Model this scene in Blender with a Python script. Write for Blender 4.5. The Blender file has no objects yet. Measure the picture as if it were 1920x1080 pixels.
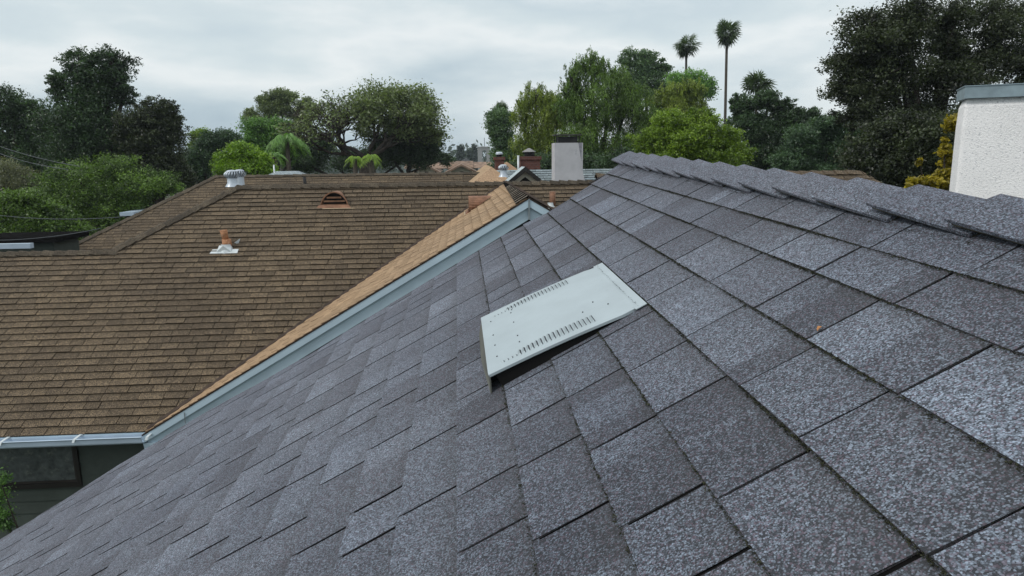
import bpy, math, random
import numpy as np
random.seed(7); RNG = np.random.default_rng(7)
S = bpy.context.scene
C = S.collection
# ------------------------------------------------------------------ camera
F = 1300.0; CX, CY = 960.0, 540.0
def _unit(v): return v/np.linalg.norm(v)
_c = lambda x, y: _unit(np.array([x-CX, -(y-CY), -F]))
_Y = _c(867, 295); _h = _c(1867, 283)
_Z = _unit(np.cross(_h, _Y)); _Z = _Z if _Z[1] > 0 else -_Z
_X = np.cross(_Y, _Z)
R = np.array([_X, _Y, _Z])
cam = bpy.data.objects.new('camera', bpy.data.cameras.new('camera'))
C.objects.link(cam); S.camera = cam
from mathutils import Matrix, Vector
cam.matrix_world = Matrix([list(R[i])+[0] for i in range(3)]+[[0, 0, 0, 1]])
cam.data.sensor_width = 36; cam.data.lens = 36*F/1920; cam.data.clip_start = .05; cam.data.clip_end = 6000
# ------------------------------------------------------------------ sky and sun
SUN_EL, SUN_AZ = math.radians(42), math.atan2(-1.0, -0.42)     # azimuth as atan2(x, y) of where the sun stands
S.view_settings.view_transform = 'Standard'; S.view_settings.look = 'None'
S.view_settings.exposure = 0.0; S.view_settings.gamma = 1.0
w = bpy.data.worlds.new("World"); S.world = w; w.use_nodes = True
nt = w.node_tree; N = nt.nodes; L = nt.links; N.clear()
def nd(t, tree=None, **k):
    n = (tree or nt).nodes.new(t)
    for a, b in k.items():
        if a.startswith('i_'):
            key = a[2:]; key = int(key) if key.isdigit() else key.replace('_', ' ')
            n.inputs[key].default_value = b
        else: setattr(n, a, b)
    return n
def ramp(tree, stops, interp='LINEAR'):
    n = tree.nodes.new('ShaderNodeValToRGB'); cr = n.color_ramp; cr.interpolation = interp
    while len(cr.elements) > 1: cr.elements.remove(cr.elements[-1])
    for i, (p, c) in enumerate(stops):
        e = cr.elements[0] if i == 0 else cr.elements.new(p)
        e.position = p; e.color = (*c, 1) if len(c) == 3 else c
    return n
out = nd('ShaderNodeOutputWorld'); bg = nd('ShaderNodeBackground', i_Strength=.1)
sky = nd('ShaderNodeTexSky', sky_type='NISHITA', sun_disc=False, sun_elevation=SUN_EL, sun_rotation=SUN_AZ)
tc = nd('ShaderNodeTexCoord'); mp = nd('ShaderNodeMapping'); mp.inputs['Scale'].default_value = (1.0, 1.0, 3.2)
mp.inputs['Location'].default_value = (.35, .2, .1)
L.new(tc.outputs['Generated'], mp.inputs[0])
ns = nd('ShaderNodeTexNoise', i_Scale=2.6, i_Detail=6.0, i_Roughness=.52); L.new(mp.outputs[0], ns.inputs['Vector'])
sx = nd('ShaderNodeSeparateXYZ'); L.new(tc.outputs['Generated'], sx.inputs[0])
ad = nd('ShaderNodeMath', operation='MULTIPLY_ADD'); L.new(ns.outputs[0], ad.inputs[0]); ad.inputs[1].default_value = .50
L.new(sx.outputs[2], ad.inputs[2])
cr = ramp(nt, [(.0, (3.2, 4.2, 5.2)), (.20, (3.8, 4.9, 5.8)), (.27, (4.9, 6.0, 6.7)), (.33, (6.6, 7.5, 7.9)), (.39, (8.6, 9.1, 9.2)), (.44, (7.0, 7.9, 8.2)), (.49, (6.2, 7.2, 7.7)), (.56, (8.4, 9.0, 9.2)), (.66, (9.2, 9.6, 9.7)), (1., (9.6, 9.9, 10.2))])
L.new(ad.outputs[0], cr.inputs[0])
mx = nd('ShaderNodeMixRGB', i_Fac=.93); L.new(sky.outputs[0], mx.inputs[1]); L.new(cr.outputs[0], mx.inputs[2])
L.new(mx.outputs[0], bg.inputs[0]); L.new(bg.outputs[0], out.inputs[0])
sun = bpy.data.objects.new('sun', bpy.data.lights.new('sun', 'SUN')); C.objects.link(sun)
sun.data.energy = 1.5; sun.data.angle = math.radians(14); sun.data.color = (1, .96, .9)
sd = Vector((math.sin(SUN_AZ)*math.cos(SUN_EL), math.cos(SUN_AZ)*math.cos(SUN_EL), math.sin(SUN_EL)))
sun.rotation_euler = sd.to_track_quat('Z', 'Y').to_euler()
# ------------------------------------------------------------------ helpers
def ray(x, y): return _unit(R @ np.array([x-CX, -(y-CY), -F]))
def at(x, y, Y): d = ray(x, y); return d*(Y/d[1])          # the point of the world plane Y = const seen at that place
def V(*a): return np.array(a, float)
def tag(o, label=None, cat=None, group=None, kind=None):
    if label: o['label'] = label
    if cat: o['category'] = cat
    if group: o['group'] = group
    if kind: o['kind'] = kind
    return o
def thing(name, label, cat, loc=(0, 0, 0), group=None):
    o = bpy.data.objects.new(name, None); C.objects.link(o); o.location = [float(v) for v in loc]
    o.empty_display_size = .2
    return tag(o, label, cat, group)
class MB:
    """collects polygons, world coordinates"""
    def __init__(s): s.v = []; s.f = []; s.c = []; s.smooth = []
    def add(s, vs, fs, col=None, sm=False):
        b = len(s.v); s.v += [tuple(map(float, p)) for p in vs]
        for f in fs:
            s.f.append(tuple(i+b for i in f)); s.c.append(col if col is not None else (.5, .5, .5)); s.smooth.append(sm)
    def box(s, o, a, b, c, col=None):     # corner o and edge vectors
        o, a, b, c = map(lambda q: np.array(q, float), (o, a, b, c))
        vs = [o, o+a, o+a+b, o+b, o+c, o+a+c, o+a+b+c, o+b+c]
        fs = [(0, 3, 2, 1), (4, 5, 6, 7), (0, 1, 5, 4), (1, 2, 6, 5), (2, 3, 7, 6), (3, 0, 4, 7)]
        if np.dot(np.cross(a, b), c) < 0: fs = [f[::-1] for f in fs]
        s.add(vs, fs, col)
    def abox(s, x0, x1, y0, y1, z0, z1, col=None): s.box((x0, y0, z0), (x1-x0, 0, 0), (0, y1-y0, 0), (0, 0, z1-z0), col)
    def tube(s, pts, rad, n=8, col=None, cap=True):
        pts = [np.array(p, float) for p in pts]; rad = [rad]*len(pts) if np.isscalar(rad) else rad
        rings = []
        for i, p in enumerate(pts):
            d = _unit(pts[min(i+1, len(pts)-1)]-pts[max(i-1, 0)]+1e-9)
            u = np.cross(d, (0, 0, 1) if abs(d[2]) < .9 else (1, 0, 0)); u = _unit(u); v = np.cross(d, u)
            rings += [p+rad[i]*(math.cos(2*math.pi*k/n)*u+math.sin(2*math.pi*k/n)*v) for k in range(n)]
        fs = []
        for i in range(len(pts)-1):
            for k in range(n): fs.append((i*n+k, i*n+(k+1) % n, (i+1)*n+(k+1) % n, (i+1)*n+k))
        if cap: fs += [tuple(range(n))[::-1], tuple(range((len(pts)-1)*n, len(pts)*n))]
        s.add(rings, fs, col, True)
    def lathe(s, o, prof, n=20, col=None, up=(0, 0, 1), sm=True):
        up = _unit(np.array(up, float)); u = _unit(np.cross(up, (0, 1, 0) if abs(up[1]) < .9 else (1, 0, 0))); v = np.cross(up, u)
        vs = []
        for r, z in prof: vs += [np.array(o)+up*z+r*(math.cos(2*math.pi*k/n)*u+math.sin(2*math.pi*k/n)*v) for k in range(n)]
        fs = []
        for i in range(len(prof)-1):
            for k in range(n): fs.append((i*n+k, i*n+(k+1) % n, (i+1)*n+(k+1) % n, (i+1)*n+k))
        s.add(vs, fs, col, sm)
    def build(s, name, mat, parent=None, label=None):
        me = bpy.data.meshes.new(name); me.from_pydata(s.v, [], s.f)
        at_ = me.attributes.new('shade', 'FLOAT_COLOR', 'CORNER')
        arr = []
        for f, c in zip(s.f, s.c):
            if isinstance(c, list):
                for q in c: arr += [q[0], q[1], q[2], 1]
            else: arr += [c[0], c[1], c[2], 1]*len(f)
        at_.data.foreach_set('color', np.array(arr, np.float32))
        me.polygons.foreach_set('use_smooth', s.smooth)
        me.update(); me.materials.append(mat)
        return link(name, me, parent, label)
def link(name, me, parent=None, label=None):
    o = bpy.data.objects.new(name, me); C.objects.link(o)
    if parent is not None:
        o.parent = parent
        acc = Vector((0, 0, 0)); p = parent
        while p: acc += Vector(p.location); p = p.parent
        o.location = -acc        # meshes are written in world coordinates
    if label: o['label'] = label
    return o
def newmat(name):
    m = bpy.data.materials.new(name); m.use_nodes = True
    t = m.node_tree; b = t.nodes['Principled BSDF']; b.inputs['Specular IOR Level'].default_value = .3
    return m, t, b
def plain(name, col, rough=.7, metal=0., vary=.12, scale=6., bump=0., bscale=60., spec=.3, stain=None):
    m, t, b = newmat(name); b.inputs['Roughness'].default_value = rough; b.inputs['Metallic'].default_value = metal
    b.inputs['Specular IOR Level'].default_value = spec
    tc = nd('ShaderNodeTexCoord', t); n1 = nd('ShaderNodeTexNoise', t, i_Scale=scale, i_Detail=6., i_Roughness=.6)
    t.links.new(tc.outputs['Object'], n1.inputs['Vector'])
    lo = tuple(max(0, c*(1-vary*1.6)) for c in col); hi = tuple(min(1, c*(1+vary)) for c in col)
    r = ramp(t, [(.3, lo), (.7, hi)]); t.links.new(n1.outputs[0], r.inputs[0]); src = r.outputs[0]
    if stain:
        n2 = nd('ShaderNodeTexNoise', t, i_Scale=stain[1], i_Detail=8., i_Roughness=.7); t.links.new(tc.outputs['Object'], n2.inputs['Vector'])
        r2 = ramp(t, [(stain[2], (0, 0, 0)), (stain[2]+.12, (1, 1, 1))]); t.links.new(n2.outputs[0], r2.inputs[0])
        mm = nd('ShaderNodeMixRGB', t); t.links.new(r2.outputs[0], mm.inputs[0]); t.links.new(src, mm.inputs[1]); mm.inputs[2].default_value = (*stain[0], 1); src = mm.outputs[0]
    t.links.new(src, b.inputs['Base Color'])
    if bump:
        n3 = nd('ShaderNodeTexNoise', t, i_Scale=bscale, i_Detail=3.); t.links.new(tc.outputs['Object'], n3.inputs['Vector'])
        bp = nd('ShaderNodeBump', t, i_Strength=bump, i_Distance=.01); t.links.new(n3.outputs[0], bp.inputs['Height']); t.links.new(bp.outputs[0], b.inputs['Normal'])
    return m
def granule(name, dark, light, tint, scale, sheen=0., sheentint=(1, 1, 1), tabvar=.18, big=1.2):
    """asphalt shingle granules: each voronoi cell is a dark or a light granule, the share of light ones is the tab's own shade"""
    m, t, b = newmat(name); lk = t.links.new
    tc = nd('ShaderNodeTexCoord', t)
    vo = nd('ShaderNodeTexVoronoi', t, i_Scale=scale); lk(tc.outputs['Object'], vo.inputs['Vector'])
    sep = nd('ShaderNodeSeparateColor', t); lk(vo.outputs['Color'], sep.inputs[0])
    at_ = nd('ShaderNodeAttribute', t, attribute_name='shade'); sa = nd('ShaderNodeSeparateColor', t); lk(at_.outputs['Color'], sa.inputs[0])
    nz = nd('ShaderNodeTexNoise', t, i_Scale=scale*.16, i_Detail=3.); lk(tc.outputs['Object'], nz.inputs['Vector'])
    a1 = nd('ShaderNodeMath', t, operation='MULTIPLY_ADD'); lk(sa.outputs[0], a1.inputs[0]); a1.inputs[1].default_value = .9; lk(sep.outputs[0], a1.inputs[2])
    a2 = nd('ShaderNodeMath', t, operation='MULTIPLY_ADD'); lk(nz.outputs[0], a2.inputs[0]); a2.inputs[1].default_value = .45; lk(a1.outputs[0], a2.inputs[2])
    edge = nd('ShaderNodeMapRange', t); edge.inputs['From Min'].default_value = .25; edge.inputs['From Max'].default_value = .75; edge.inputs['To Min'].default_value = .06; edge.inputs['To Max'].default_value = -.22; lk(vo.outputs['Distance'], edge.inputs['Value'])
    a3 = nd('ShaderNodeMath', t, operation='ADD'); lk(a2.outputs[0], a3.inputs[0]); lk(edge.outputs[0], a3.inputs[1])
    mr = nd('ShaderNodeMapRange', t); mr.inputs['From Min'].default_value = .70; mr.inputs['From Max'].default_value = 1.75; lk(a3.outputs[0], mr.inputs['Value'])
    pw = nd('ShaderNodeMath', t, operation='POWER'); lk(mr.outputs[0], pw.inputs[0]); pw.inputs[1].default_value = 1.5
    mx = nd('ShaderNodeMixRGB', t); lk(pw.outputs[0], mx.inputs[0]); mx.inputs[1].default_value = (*dark, 1); mx.inputs[2].default_value = (*light, 1)
    # coloured granules
    mr2 = nd('ShaderNodeMapRange', t); mr2.inputs['From Min'].default_value = .72; mr2.inputs['From Max'].default_value = .95; lk(sep.outputs[1], mr2.inputs['Value'])
    f2 = nd('ShaderNodeMath', t, operation='MULTIPLY'); lk(mr2.outputs[0], f2.inputs[0]); f2.inputs[1].default_value = .55
    m2 = nd('ShaderNodeMixRGB', t); lk(f2.outputs[0], m2.inputs[0]); lk(mx.outputs[0], m2.inputs[1]); m2.inputs[2].default_value = (*tint, 1)
    # weathering over the roof
    nb = nd('ShaderNodeTexNoise', t, i_Scale=big, i_Detail=6., i_Roughness=.65); lk(tc.outputs['Object'], nb.inputs['Vector'])
    r = ramp(t, [(.3, (.78, .78, .80)), (.7, (1.14, 1.12, 1.08))]); lk(nb.outputs[0], r.inputs[0])
    m3 = nd('ShaderNodeMixRGB', t, blend_type='MULTIPLY', i_Fac=1.); lk(m2.outputs[0], m3.inputs[1]); lk(r.outputs[0], m3.inputs[2])
    tv = nd('ShaderNodeMapRange', t); tv.inputs['To Min'].default_value = 1-tabvar; tv.inputs['To Max'].default_value = 1+tabvar; lk(sa.outputs[1], tv.inputs['Value'])
    hs = nd('ShaderNodeVectorMath', t, operation='SCALE'); lk(m3.outputs[0], hs.inputs[0]); lk(tv.outputs[0], hs.inputs['Scale'])
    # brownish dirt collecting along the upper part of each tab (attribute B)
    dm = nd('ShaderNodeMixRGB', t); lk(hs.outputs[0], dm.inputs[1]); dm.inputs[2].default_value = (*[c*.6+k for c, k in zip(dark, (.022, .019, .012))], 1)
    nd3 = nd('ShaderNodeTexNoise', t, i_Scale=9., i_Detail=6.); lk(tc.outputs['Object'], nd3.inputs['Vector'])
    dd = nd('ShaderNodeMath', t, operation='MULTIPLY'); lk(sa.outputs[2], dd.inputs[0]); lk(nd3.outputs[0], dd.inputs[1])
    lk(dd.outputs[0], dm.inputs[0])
    lk(dm.outputs[0], b.inputs['Base Color'])
    b.inputs['Roughness'].default_value = .85; b.inputs['Specular IOR Level'].default_value = .25
    b.inputs['Sheen Weight'].default_value = sheen; b.inputs['Sheen Roughness'].default_value = .35; b.inputs['Sheen Tint'].default_value = (*sheentint, 1)
    bp = nd('ShaderNodeBump', t, i_Strength=.6, i_Distance=.0015); lk(sep.outputs[2], bp.inputs['Height']); lk(bp.outputs[0], b.inputs['Normal'])
    return m
M = {}
M['grey'] = granule('grey_granules', (.037, .041, .049), (.315, .385, .480), (.16, .12, .155), 390., sheen=.13, sheentint=(.85, .82, 1), tabvar=.09)
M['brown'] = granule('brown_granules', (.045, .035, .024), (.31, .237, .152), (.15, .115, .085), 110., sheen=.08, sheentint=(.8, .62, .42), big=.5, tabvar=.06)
M['tan'] = granule('sunlit_brown_granules', (.19, .122, .070), (.66, .47, .31), (.40, .28, .20), 110., sheen=.5, sheentint=(1, .72, .42), big=.5)  # paler copy of the brown: sunlight on left-facing slopes mixed into the colour
M['bluegrey'] = granule('pale_granules', (.14, .18, .20), (.50, .58, .61), (.25, .3, .3), 60., big=.6, tabvar=.3)
M['under'] = plain('felt_dark', (.010, .010, .010), 1., spec=0.)
M['capedge'] = plain('cap_edge', (.085, .078, .055), .95, vary=.5, scale=40.)
M['browncap'] = granule('brown_cap_granules', (.035, .028, .020), (.17, .136, .096), (.085, .085, .06), 90., big=.8, tabvar=.25)
M['moss'] = plain('moss', (.030, .033, .018), 1., vary=.6, scale=90.)
M['white'] = plain('white_paint', (.46, .59, .68), .5, vary=.06, scale=2., stain=((.35, .43, .46), 5., .66))
M['panel'] = plain('pale_panel', (.42, .54, .62), .55, vary=.07, scale=2.5, stain=((.24, .26, .22), 4., .66))
M['gutter'] = plain('gutter_metal', (.42, .52, .62), .4, vary=.06, scale=3.)
M['ventmetal'] = plain('vent_metal', (.38, .45, .48), .42, metal=.15, vary=.05, scale=8., stain=((.30, .35, .37), 18., .64))
M['galv'] = plain('galvanised', (.50, .56, .62), .4, metal=.3, vary=.1, scale=15.)
M['zinc'] = plain('zinc_cap', (.27, .35, .39), .5, metal=.3, vary=.15, scale=6., stain=((.36, .38, .30), 3., .6))
M['black'] = plain('black_metal', (.015, .015, .016), .6, vary=.3)
M['dark'] = plain('dark_gap', (.006, .006, .006), .95)
M['siding'] = plain('dark_green_siding', (.060, .075, .066), .8, vary=.12, scale=4.)
M['copper'] = plain('painted_brown_metal', (.24, .125, .075), .6, vary=.25, scale=10., stain=((.12, .07, .05), 14., .58))
M['pipewrap'] = plain('rusty_orange_pipe', (.42, .21, .11), .8, vary=.35, scale=25., stain=((.62, .45, .36), 30., .58))
M['flash'] = plain('flashing', (.60, .66, .68), .4, metal=.2, vary=.1)
M['stucco'] = plain('white_stucco', (.88, .88, .88), .95, vary=.04, scale=1.5, bump=.9, bscale=80., stain=((.42, .44, .47), 62., .55))
M['greystucco'] = plain('grey_stucco', (.46, .46, .48), .9, vary=.10, scale=2., bump=.3, bscale=40., stain=((.30, .30, .33), 3., .6))
M['cream'] = plain('cream_wall', (.48, .46, .38), .9, vary=.08)
M['frame'] = plain('dark_frame', (.022, .020, .018), .6)
M['screen'] = plain('insect_screen', (.085, .10, .10), .5, vary=.35, scale=9., stain=((.15, .17, .15), 12., .55))
M['brick'] = None
def brickmat(name, c1, c2, mortar, sc):
    m, t, b = newmat(name); tc = nd('ShaderNodeTexCoord', t); br = nd('ShaderNodeTexBrick', t, i_Scale=sc)
    mp = nd('ShaderNodeMapping', t); mp.inputs['Rotation'].default_value = (math.pi/2, 0, 0)
    t.links.new(tc.outputs['Object'], mp.inputs[0]); t.links.new(mp.outputs[0], br.inputs['Vector'])
    br.inputs['Color1'].default_value = (*c1, 1); br.inputs['Color2'].default_value = (*c2, 1); br.inputs['Mortar'].default_value = (*mortar, 1)
    t.links.new(br.outputs[0], b.inputs['Base Color']); b.inputs['Roughness'].default_value = .9
    return m
M['brick'] = brickmat('red_brick', (.10, .04, .033), (.15, .06, .045), (.12, .10, .09), 4.)
M['bark'] = plain('bark', (.05, .042, .035), .95, vary=.4, scale=6., bump=.5, bscale=20.)
M['palmbark'] = plain('palm_bark', (.06, .052, .042), .95, vary=.3, scale=10.)
M['wire'] = plain('cable', (.10, .115, .125), .7)
M['tile'] = plain('clay_tile', (.27, .19, .14), .85, vary=.35, scale=3.)
def leafmat(name, dark, light, trans=.32):
    m, t, b = newmat(name); lk = t.links.new
    a = nd('ShaderNodeAttribute', t, attribute_name='shade'); s = nd('ShaderNodeSeparateColor', t); lk(a.outputs['Color'], s.inputs[0])
    mx = nd('ShaderNodeMixRGB', t); lk(s.outputs[0], mx.inputs[0]); mx.inputs[1].default_value = (*dark, 1); mx.inputs[2].default_value = (*light, 1)
    lk(mx.outputs[0], b.inputs['Base Color']); b.inputs['Roughness'].default_value = .42; b.inputs['Specular IOR Level'].default_value = .5
    tr = nd('ShaderNodeBsdfTranslucent', t); sc = nd('ShaderNodeMixRGB', t, blend_type='MULTIPLY', i_Fac=1.); lk(mx.outputs[0], sc.inputs[1]); sc.inputs[2].default_value = (1.3, 1.4, .6, 1)
    lk(sc.outputs[0], tr.inputs['Color'])
    ms = nd('ShaderNodeMixShader', t, i_Fac=trans); lk(b.outputs[0], ms.inputs[1]); lk(tr.outputs[0], ms.inputs[2])
    lk(ms.outputs[0], t.nodes['Material Output'].inputs['Surface'])
    return m
# ------------------------------------------------------------------ shingle fields
def shingles(mb, O, s, g, n, rows, clip, wr=(.13, .33), th=.006, gap=.006, slots=None, vr=(-2, 4), seed=1, wob=.0015, strips=True):
    flat = 1.
    jq = wob*1.3
    rnd = random.Random(seed); O, s, g, n = [np.array(q, float) for q in (O, s, g, n)]
    P = lambda u, v, h: O+u*s+v*g+h*n
    for k, (ub, ut) in enumerate(rows):
        vs = []; v = vr[0]-rnd.random()*.3
        if strips: flat = 1. if ub > -.6 else .75; wr = (.13, .33) if ub > -.6 else (.13, .33)
        given = sorted(slots[k]) if slots and k < len(slots) and slots[k] else None
        lst = []
        while v < vr[1]+.4:
            lst.append(v); v += rnd.uniform(*wr)
        if given:
            lst = [q for q in lst if q < given[0]-.1 or q > given[-1]+.1]+given; lst.sort()
        for va, vb in zip(lst[:-1], lst[1:]):
            lob, hib = clip(ub); lot, hit_ = clip(ut)
            gp = gap*(rnd.uniform(.6, 1.3) if not strips or ub > -.5 else rnd.uniform(1.15, 1.8))
            a0, b0 = max(va+gp/2, lob), min(vb-gp/2, hib); a1, b1 = max(va+gp/2, lot), min(vb-gp/2, hit_)
            if b0-a0 < .004 and b1-a1 < .004: continue
            b0 = max(b0, a0+.001); b1 = max(b1, a1+.001)
            tb = th*rnd.uniform(.75, 1.3)*(1 if not strips or ub > .1 else .75 if ub > 0 else .5); j0 = rnd.uniform(-wob, wob); j1 = rnd.uniform(-wob, wob)
            tab = rnd.random(); base = (rnd.choice([.34, .40, .46, .50]) if ub > -.6 else rnd.uniform(.38, .52)) if strips else rnd.uniform(.3, .6)
            m = rnd.choice([1, 2, 2, 3]) if strips and (vb-va) > .16 else 1
            jj = (rnd.uniform(-jq, jq), rnd.uniform(-jq, jq))
            cuts = [0]+sorted(rnd.uniform(.2, .8) for _ in range(m-1))+[1]
            for q0, q1 in zip(cuts[:-1], cuts[1:]):
                sh = min(1, max(0, base+rnd.choice([-.12, 0, .13])*flat if strips and m > 1 else base))
                jm0, jm1 = (jj[0] if q0 == 0 else 0), (jj[1] if q1 == 1 else 0); x0 = a0+(b0-a0)*q0; x1 = a0+(b0-a0)*q1; y0 = a1+(b1-a1)*q0; y1 = a1+(b1-a1)*q1
                um = ub+(ut-ub)*.62; z0 = x0+(y0-x0)*.62+jm0; z1 = x1+(y1-x1)*.62+jm1
                e0 = j0+(j1-j0)*q0; e1 = j0+(j1-j0)*q1
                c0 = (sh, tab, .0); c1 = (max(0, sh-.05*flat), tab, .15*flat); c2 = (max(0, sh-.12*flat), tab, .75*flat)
                vv = [P(ub+e0, x0, tb), P(ub+e1, x1, tb), P(um, z1, tb*.42), P(um, z0, tb*.42), P(ut, y1, .0007), P(ut, y0, .0007), P(ub+e0, x0, -.0006), P(ub+e1, x1, -.0006)]
                mb.add(vv, [(1, 0, 3, 2)], [c0, c0, c1, c1]); mb.add(vv, [(2, 3, 5, 4)], [c1, c1, c2, c2])
                mb.add(vv, [(0, 1, 7, 6)], (.0, .0, .9) if not strips or ub > 0 else (.25, .3, .8))
                if q0 == 0: mb.add([P(ub+e0, x0, tb), P(ub+e0, x0, -.0006), P(ut, y0, -.0006), P(ut, y0, .0007)], [(0, 1, 2, 3)], (0, 0, .9))
                if q1 == 1: mb.add([P(ub+e1, x1, tb), P(ut, y1, .0007), P(ut, y1, -.0006), P(ub+e1, x1, -.0006)], [(0, 1, 2, 3)], (0, 0, .9))
def caps(mb, P0, P1, dl, dr, leg=.14, exp=.15, th=.008, lift=.012, edge=None, seed=3):
    """folded cap shingles from P0 to P1; the raised end of each looks towards P1; dl, dr: unit vectors down both slopes"""
    rnd = random.Random(seed); P0, P1, dl, dr = [np.array(q, float) for q in (P0, P1, dl, dr)]
    Lg = np.linalg.norm(P1-P0); d = (P1-P0)/Lg; up = _unit(-(dl+dr))
    nl = _unit(np.cross(dl, d)); nl = nl if nl[2] > 0 else -nl
    nr = _unit(np.cross(dr, d)); nr = nr if nr[2] > 0 else -nr
    k = 0; t = 0
    while t < Lg:
        t1 = min(t+exp*1.25, Lg+.02); j = rnd.uniform(-.006, .006)
        rings = []
        for tt, lf in ((t-.01, .003), (t1, lift*rnd.uniform(.8, 1.2))):
            A = P0+d*tt
            for off in (lf+th, lf):
                row = []
                for a_, dd, nn in ((leg+j, dl, nl), (leg*.55, dl, nl), (leg*.16, dl, nl), (0, dl, up), (leg*.16, dr, nr), (leg*.55, dr, nr), (leg+j, dr, nr)):
                    q = A+dd*a_+nn*off
                    if a_ == 0: q = A+up*(off-.35*leg*.16)
                    row.append(q)
                rings.append(row)
        vs = [p for r in rings for p in r]; fs = []
        for i in range(6):
            fs.append((i, i+1, 14+i+1, 14+i)); fs.append((7+i+1, 7+i, 21+i, 21+i+1)); fs.append((14+i, 14+i+1, 21+i+1, 21+i)); fs.append((i+1, i, 7+i, 7+i+1))
        fs += [(0, 14, 21, 7), (6, 13, 27, 20)]
        sh = (rnd.uniform(.3, .5), rnd.random(), .0)
        mb.add(vs, fs, sh)
        t += exp; k += 1
# ================================================================== GROUND
GZ = -6.4
g_ = MB(); q = 3000.
nseg = 24
for i in range(nseg):
    for j in range(nseg):
        x0, x1 = -q+2*q*i/nseg, -q+2*q*(i+1)/nseg; y0, y1 = -q+2*q*j/nseg, -q+2*q*(j+1)/nseg
        g_.add([(x0, y0, GZ), (x1, y0, GZ), (x1, y1, GZ), (x0, y1, GZ)], [(0, 1, 2, 3)])
M['ground'] = plain('garden_ground', (.055, .062, .032), .95, vary=.4, scale=.6, stain=((.10, .085, .06), .2, .55))
tag(g_.build('ground', M['ground']), kind='structure')
# ================================================================== GREY HOUSE (the roof in front)
gd = ray(857, 246); ga = _unit(np.cross(gd, V(0, 0, 1))); gb = np.cross(ga, gd); TP = .555
gs = (ga+TP*gb)/math.hypot(1, TP); gn = np.cross(gs, gd); gn = gn if gn[2] > 0 else -gn
H0 = .61; GO = -H0*gn
def GP(u, v, h=0): return GO+u*gs+v*gd+h*gn
grey = thing('house', 'house under the big grey shingle roof filling the foreground', 'house', GP(.8, 1.5)*V(1, 1, 0)+V(0, 0, GZ))
URIDGE = .80
_rk = [(-6, 3.2), (-3.08, 3.39), (-2.74, 3.46), (-2.43, 3.57), (-1.9, 3.63), (-1.5, 3.57), (-1.2, 3.585), (-.69, 3.70), (-.37, 3.74), (-.05, 3.79), (.2, 3.70), (.46, 3.765), (.58, 3.83), (.69, 3.91), (.82, 4.0)]
def grake(u): return float(np.interp(u, [a for a, b in _rk], [b for a, b in _rk]))
butts = [.605, .495, .35, .205, .06, -.08, -.22, -.36]
while butts[-1] > -5.2: butts.append(butts[-1]-.14)
rows = [(b, (butts[i-1] if i else .77)+.012) for i, b in enumerate(butts)]
slots = [[.75, 1.05, 1.32, 1.56, 1.82, 2.03, 2.2, 2.47, 2.69, 2.99, 3.34, 3.56, 3.8],
         [.82, 1.08, 1.35, 1.57, 1.82, 2.13, 2.48, 2.76, 2.97, 3.13, 3.51, 3.72],
         [.62, .86, 1.12, 1.34, 1.60, 1.88, 2.07, 2.39, 2.6, 2.78, 2.93, 3.21, 3.5],
         [.60, .88, 1.09, 1.38, 1.70, 1.91, 2.16, 2.38, 2.53, 2.8, 3.18, 3.44],
         [.61, .85, 1.15, 1.37, 1.62, 1.95, 2.26, 2.48, 2.71, 2.99, 3.25, 3.5],
         [.74, .9, 1.15, 1.41, 1.66, 1.9, 2.3, 2.52, 2.8, 3.1, 3.3],
         [.70, .98, 1.23, 1.42, 1.64, 2.0, 2.28, 2.54, 2.7, 3.0, 3.3],
         [.8, 1.06, 1.25, 1.54, 1.75, 2.0, 2.16, 2.47, 2.8, 3.05, 3.4],
         [.7, .95, 1.3, 1.6, 1.92, 2.13, 2.39, 2.6, 2.82, 3.1, 3.4]]
mb = MB(); rr = random.Random(5); _off = {}
def gclip(u):
    k = round(u, 2)
    if k not in _off: _off[k] = rr.uniform(-.014, .014)
    return (-1.6, grake(u)+_off[k])
shingles(mb, GO, gs, gd, gn, rows, gclip, slots=slots, vr=(-1.7, 4.2), seed=11, th=.0046, gap=.0062)
roof = mb.build('roof', M['grey'], grey)
ul = MB(); us = np.linspace(-5.3, .8, 13)
for a, b in zip(us[:-1], us[1:]):
    ul.add([GP(a, -1.6, -.002), GP(a, grake(a)-.03, -.002), GP(b, grake(b)-.03, -.002), GP(b, -1.6, -.002)], [(0, 3, 2, 1)])
    ul.add([GP(a, -1.6, -.04), GP(a, grake(a)-.03, -.04), GP(b, grake(b)-.03, -.04), GP(b, -1.6, -.04)], [(0, 1, 2, 3)])
    ul.add([GP(a, grake(a)-.03, -.002), GP(a, grake(a)-.03, -.04), GP(b, grake(b)-.03, -.04), GP(b, grake(b)-.03, -.002)], [(0, 1, 2, 3)])
ul.build('underlay', M['under'], roof)
# far slope of the same roof
gr = V(-gs[0], gs[1], gs[2]); gr = _unit(gr-np.dot(gr, gd)*gd); grd = -gr        # grd: down the far (right) slope
RP = lambda v: GP(URIDGE, v)
gnr = np.cross(gd, grd); gnr = gnr if gnr[2] > 0 else -gnr
mb = MB(); rows2 = [(-.14-.14*i, min(-.02, -.14-.14*i+.152)) for i in range(30)]
shingles(mb, RP(0), -grd, gd, gnr, rows2, lambda u: (-1.6, 4.02), vr=(-1.7, 4.2), seed=12)
mb.add([RP(-1.6)-.003*gnr, RP(3.98)-.003*gnr, RP(3.98)+4.3*grd-.003*gnr, RP(-1.6)+4.3*grd-.003*gnr], [(0, 1, 2, 3)], (0, 0, 1))
mb.build('roof', M['grey'], grey)
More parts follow.
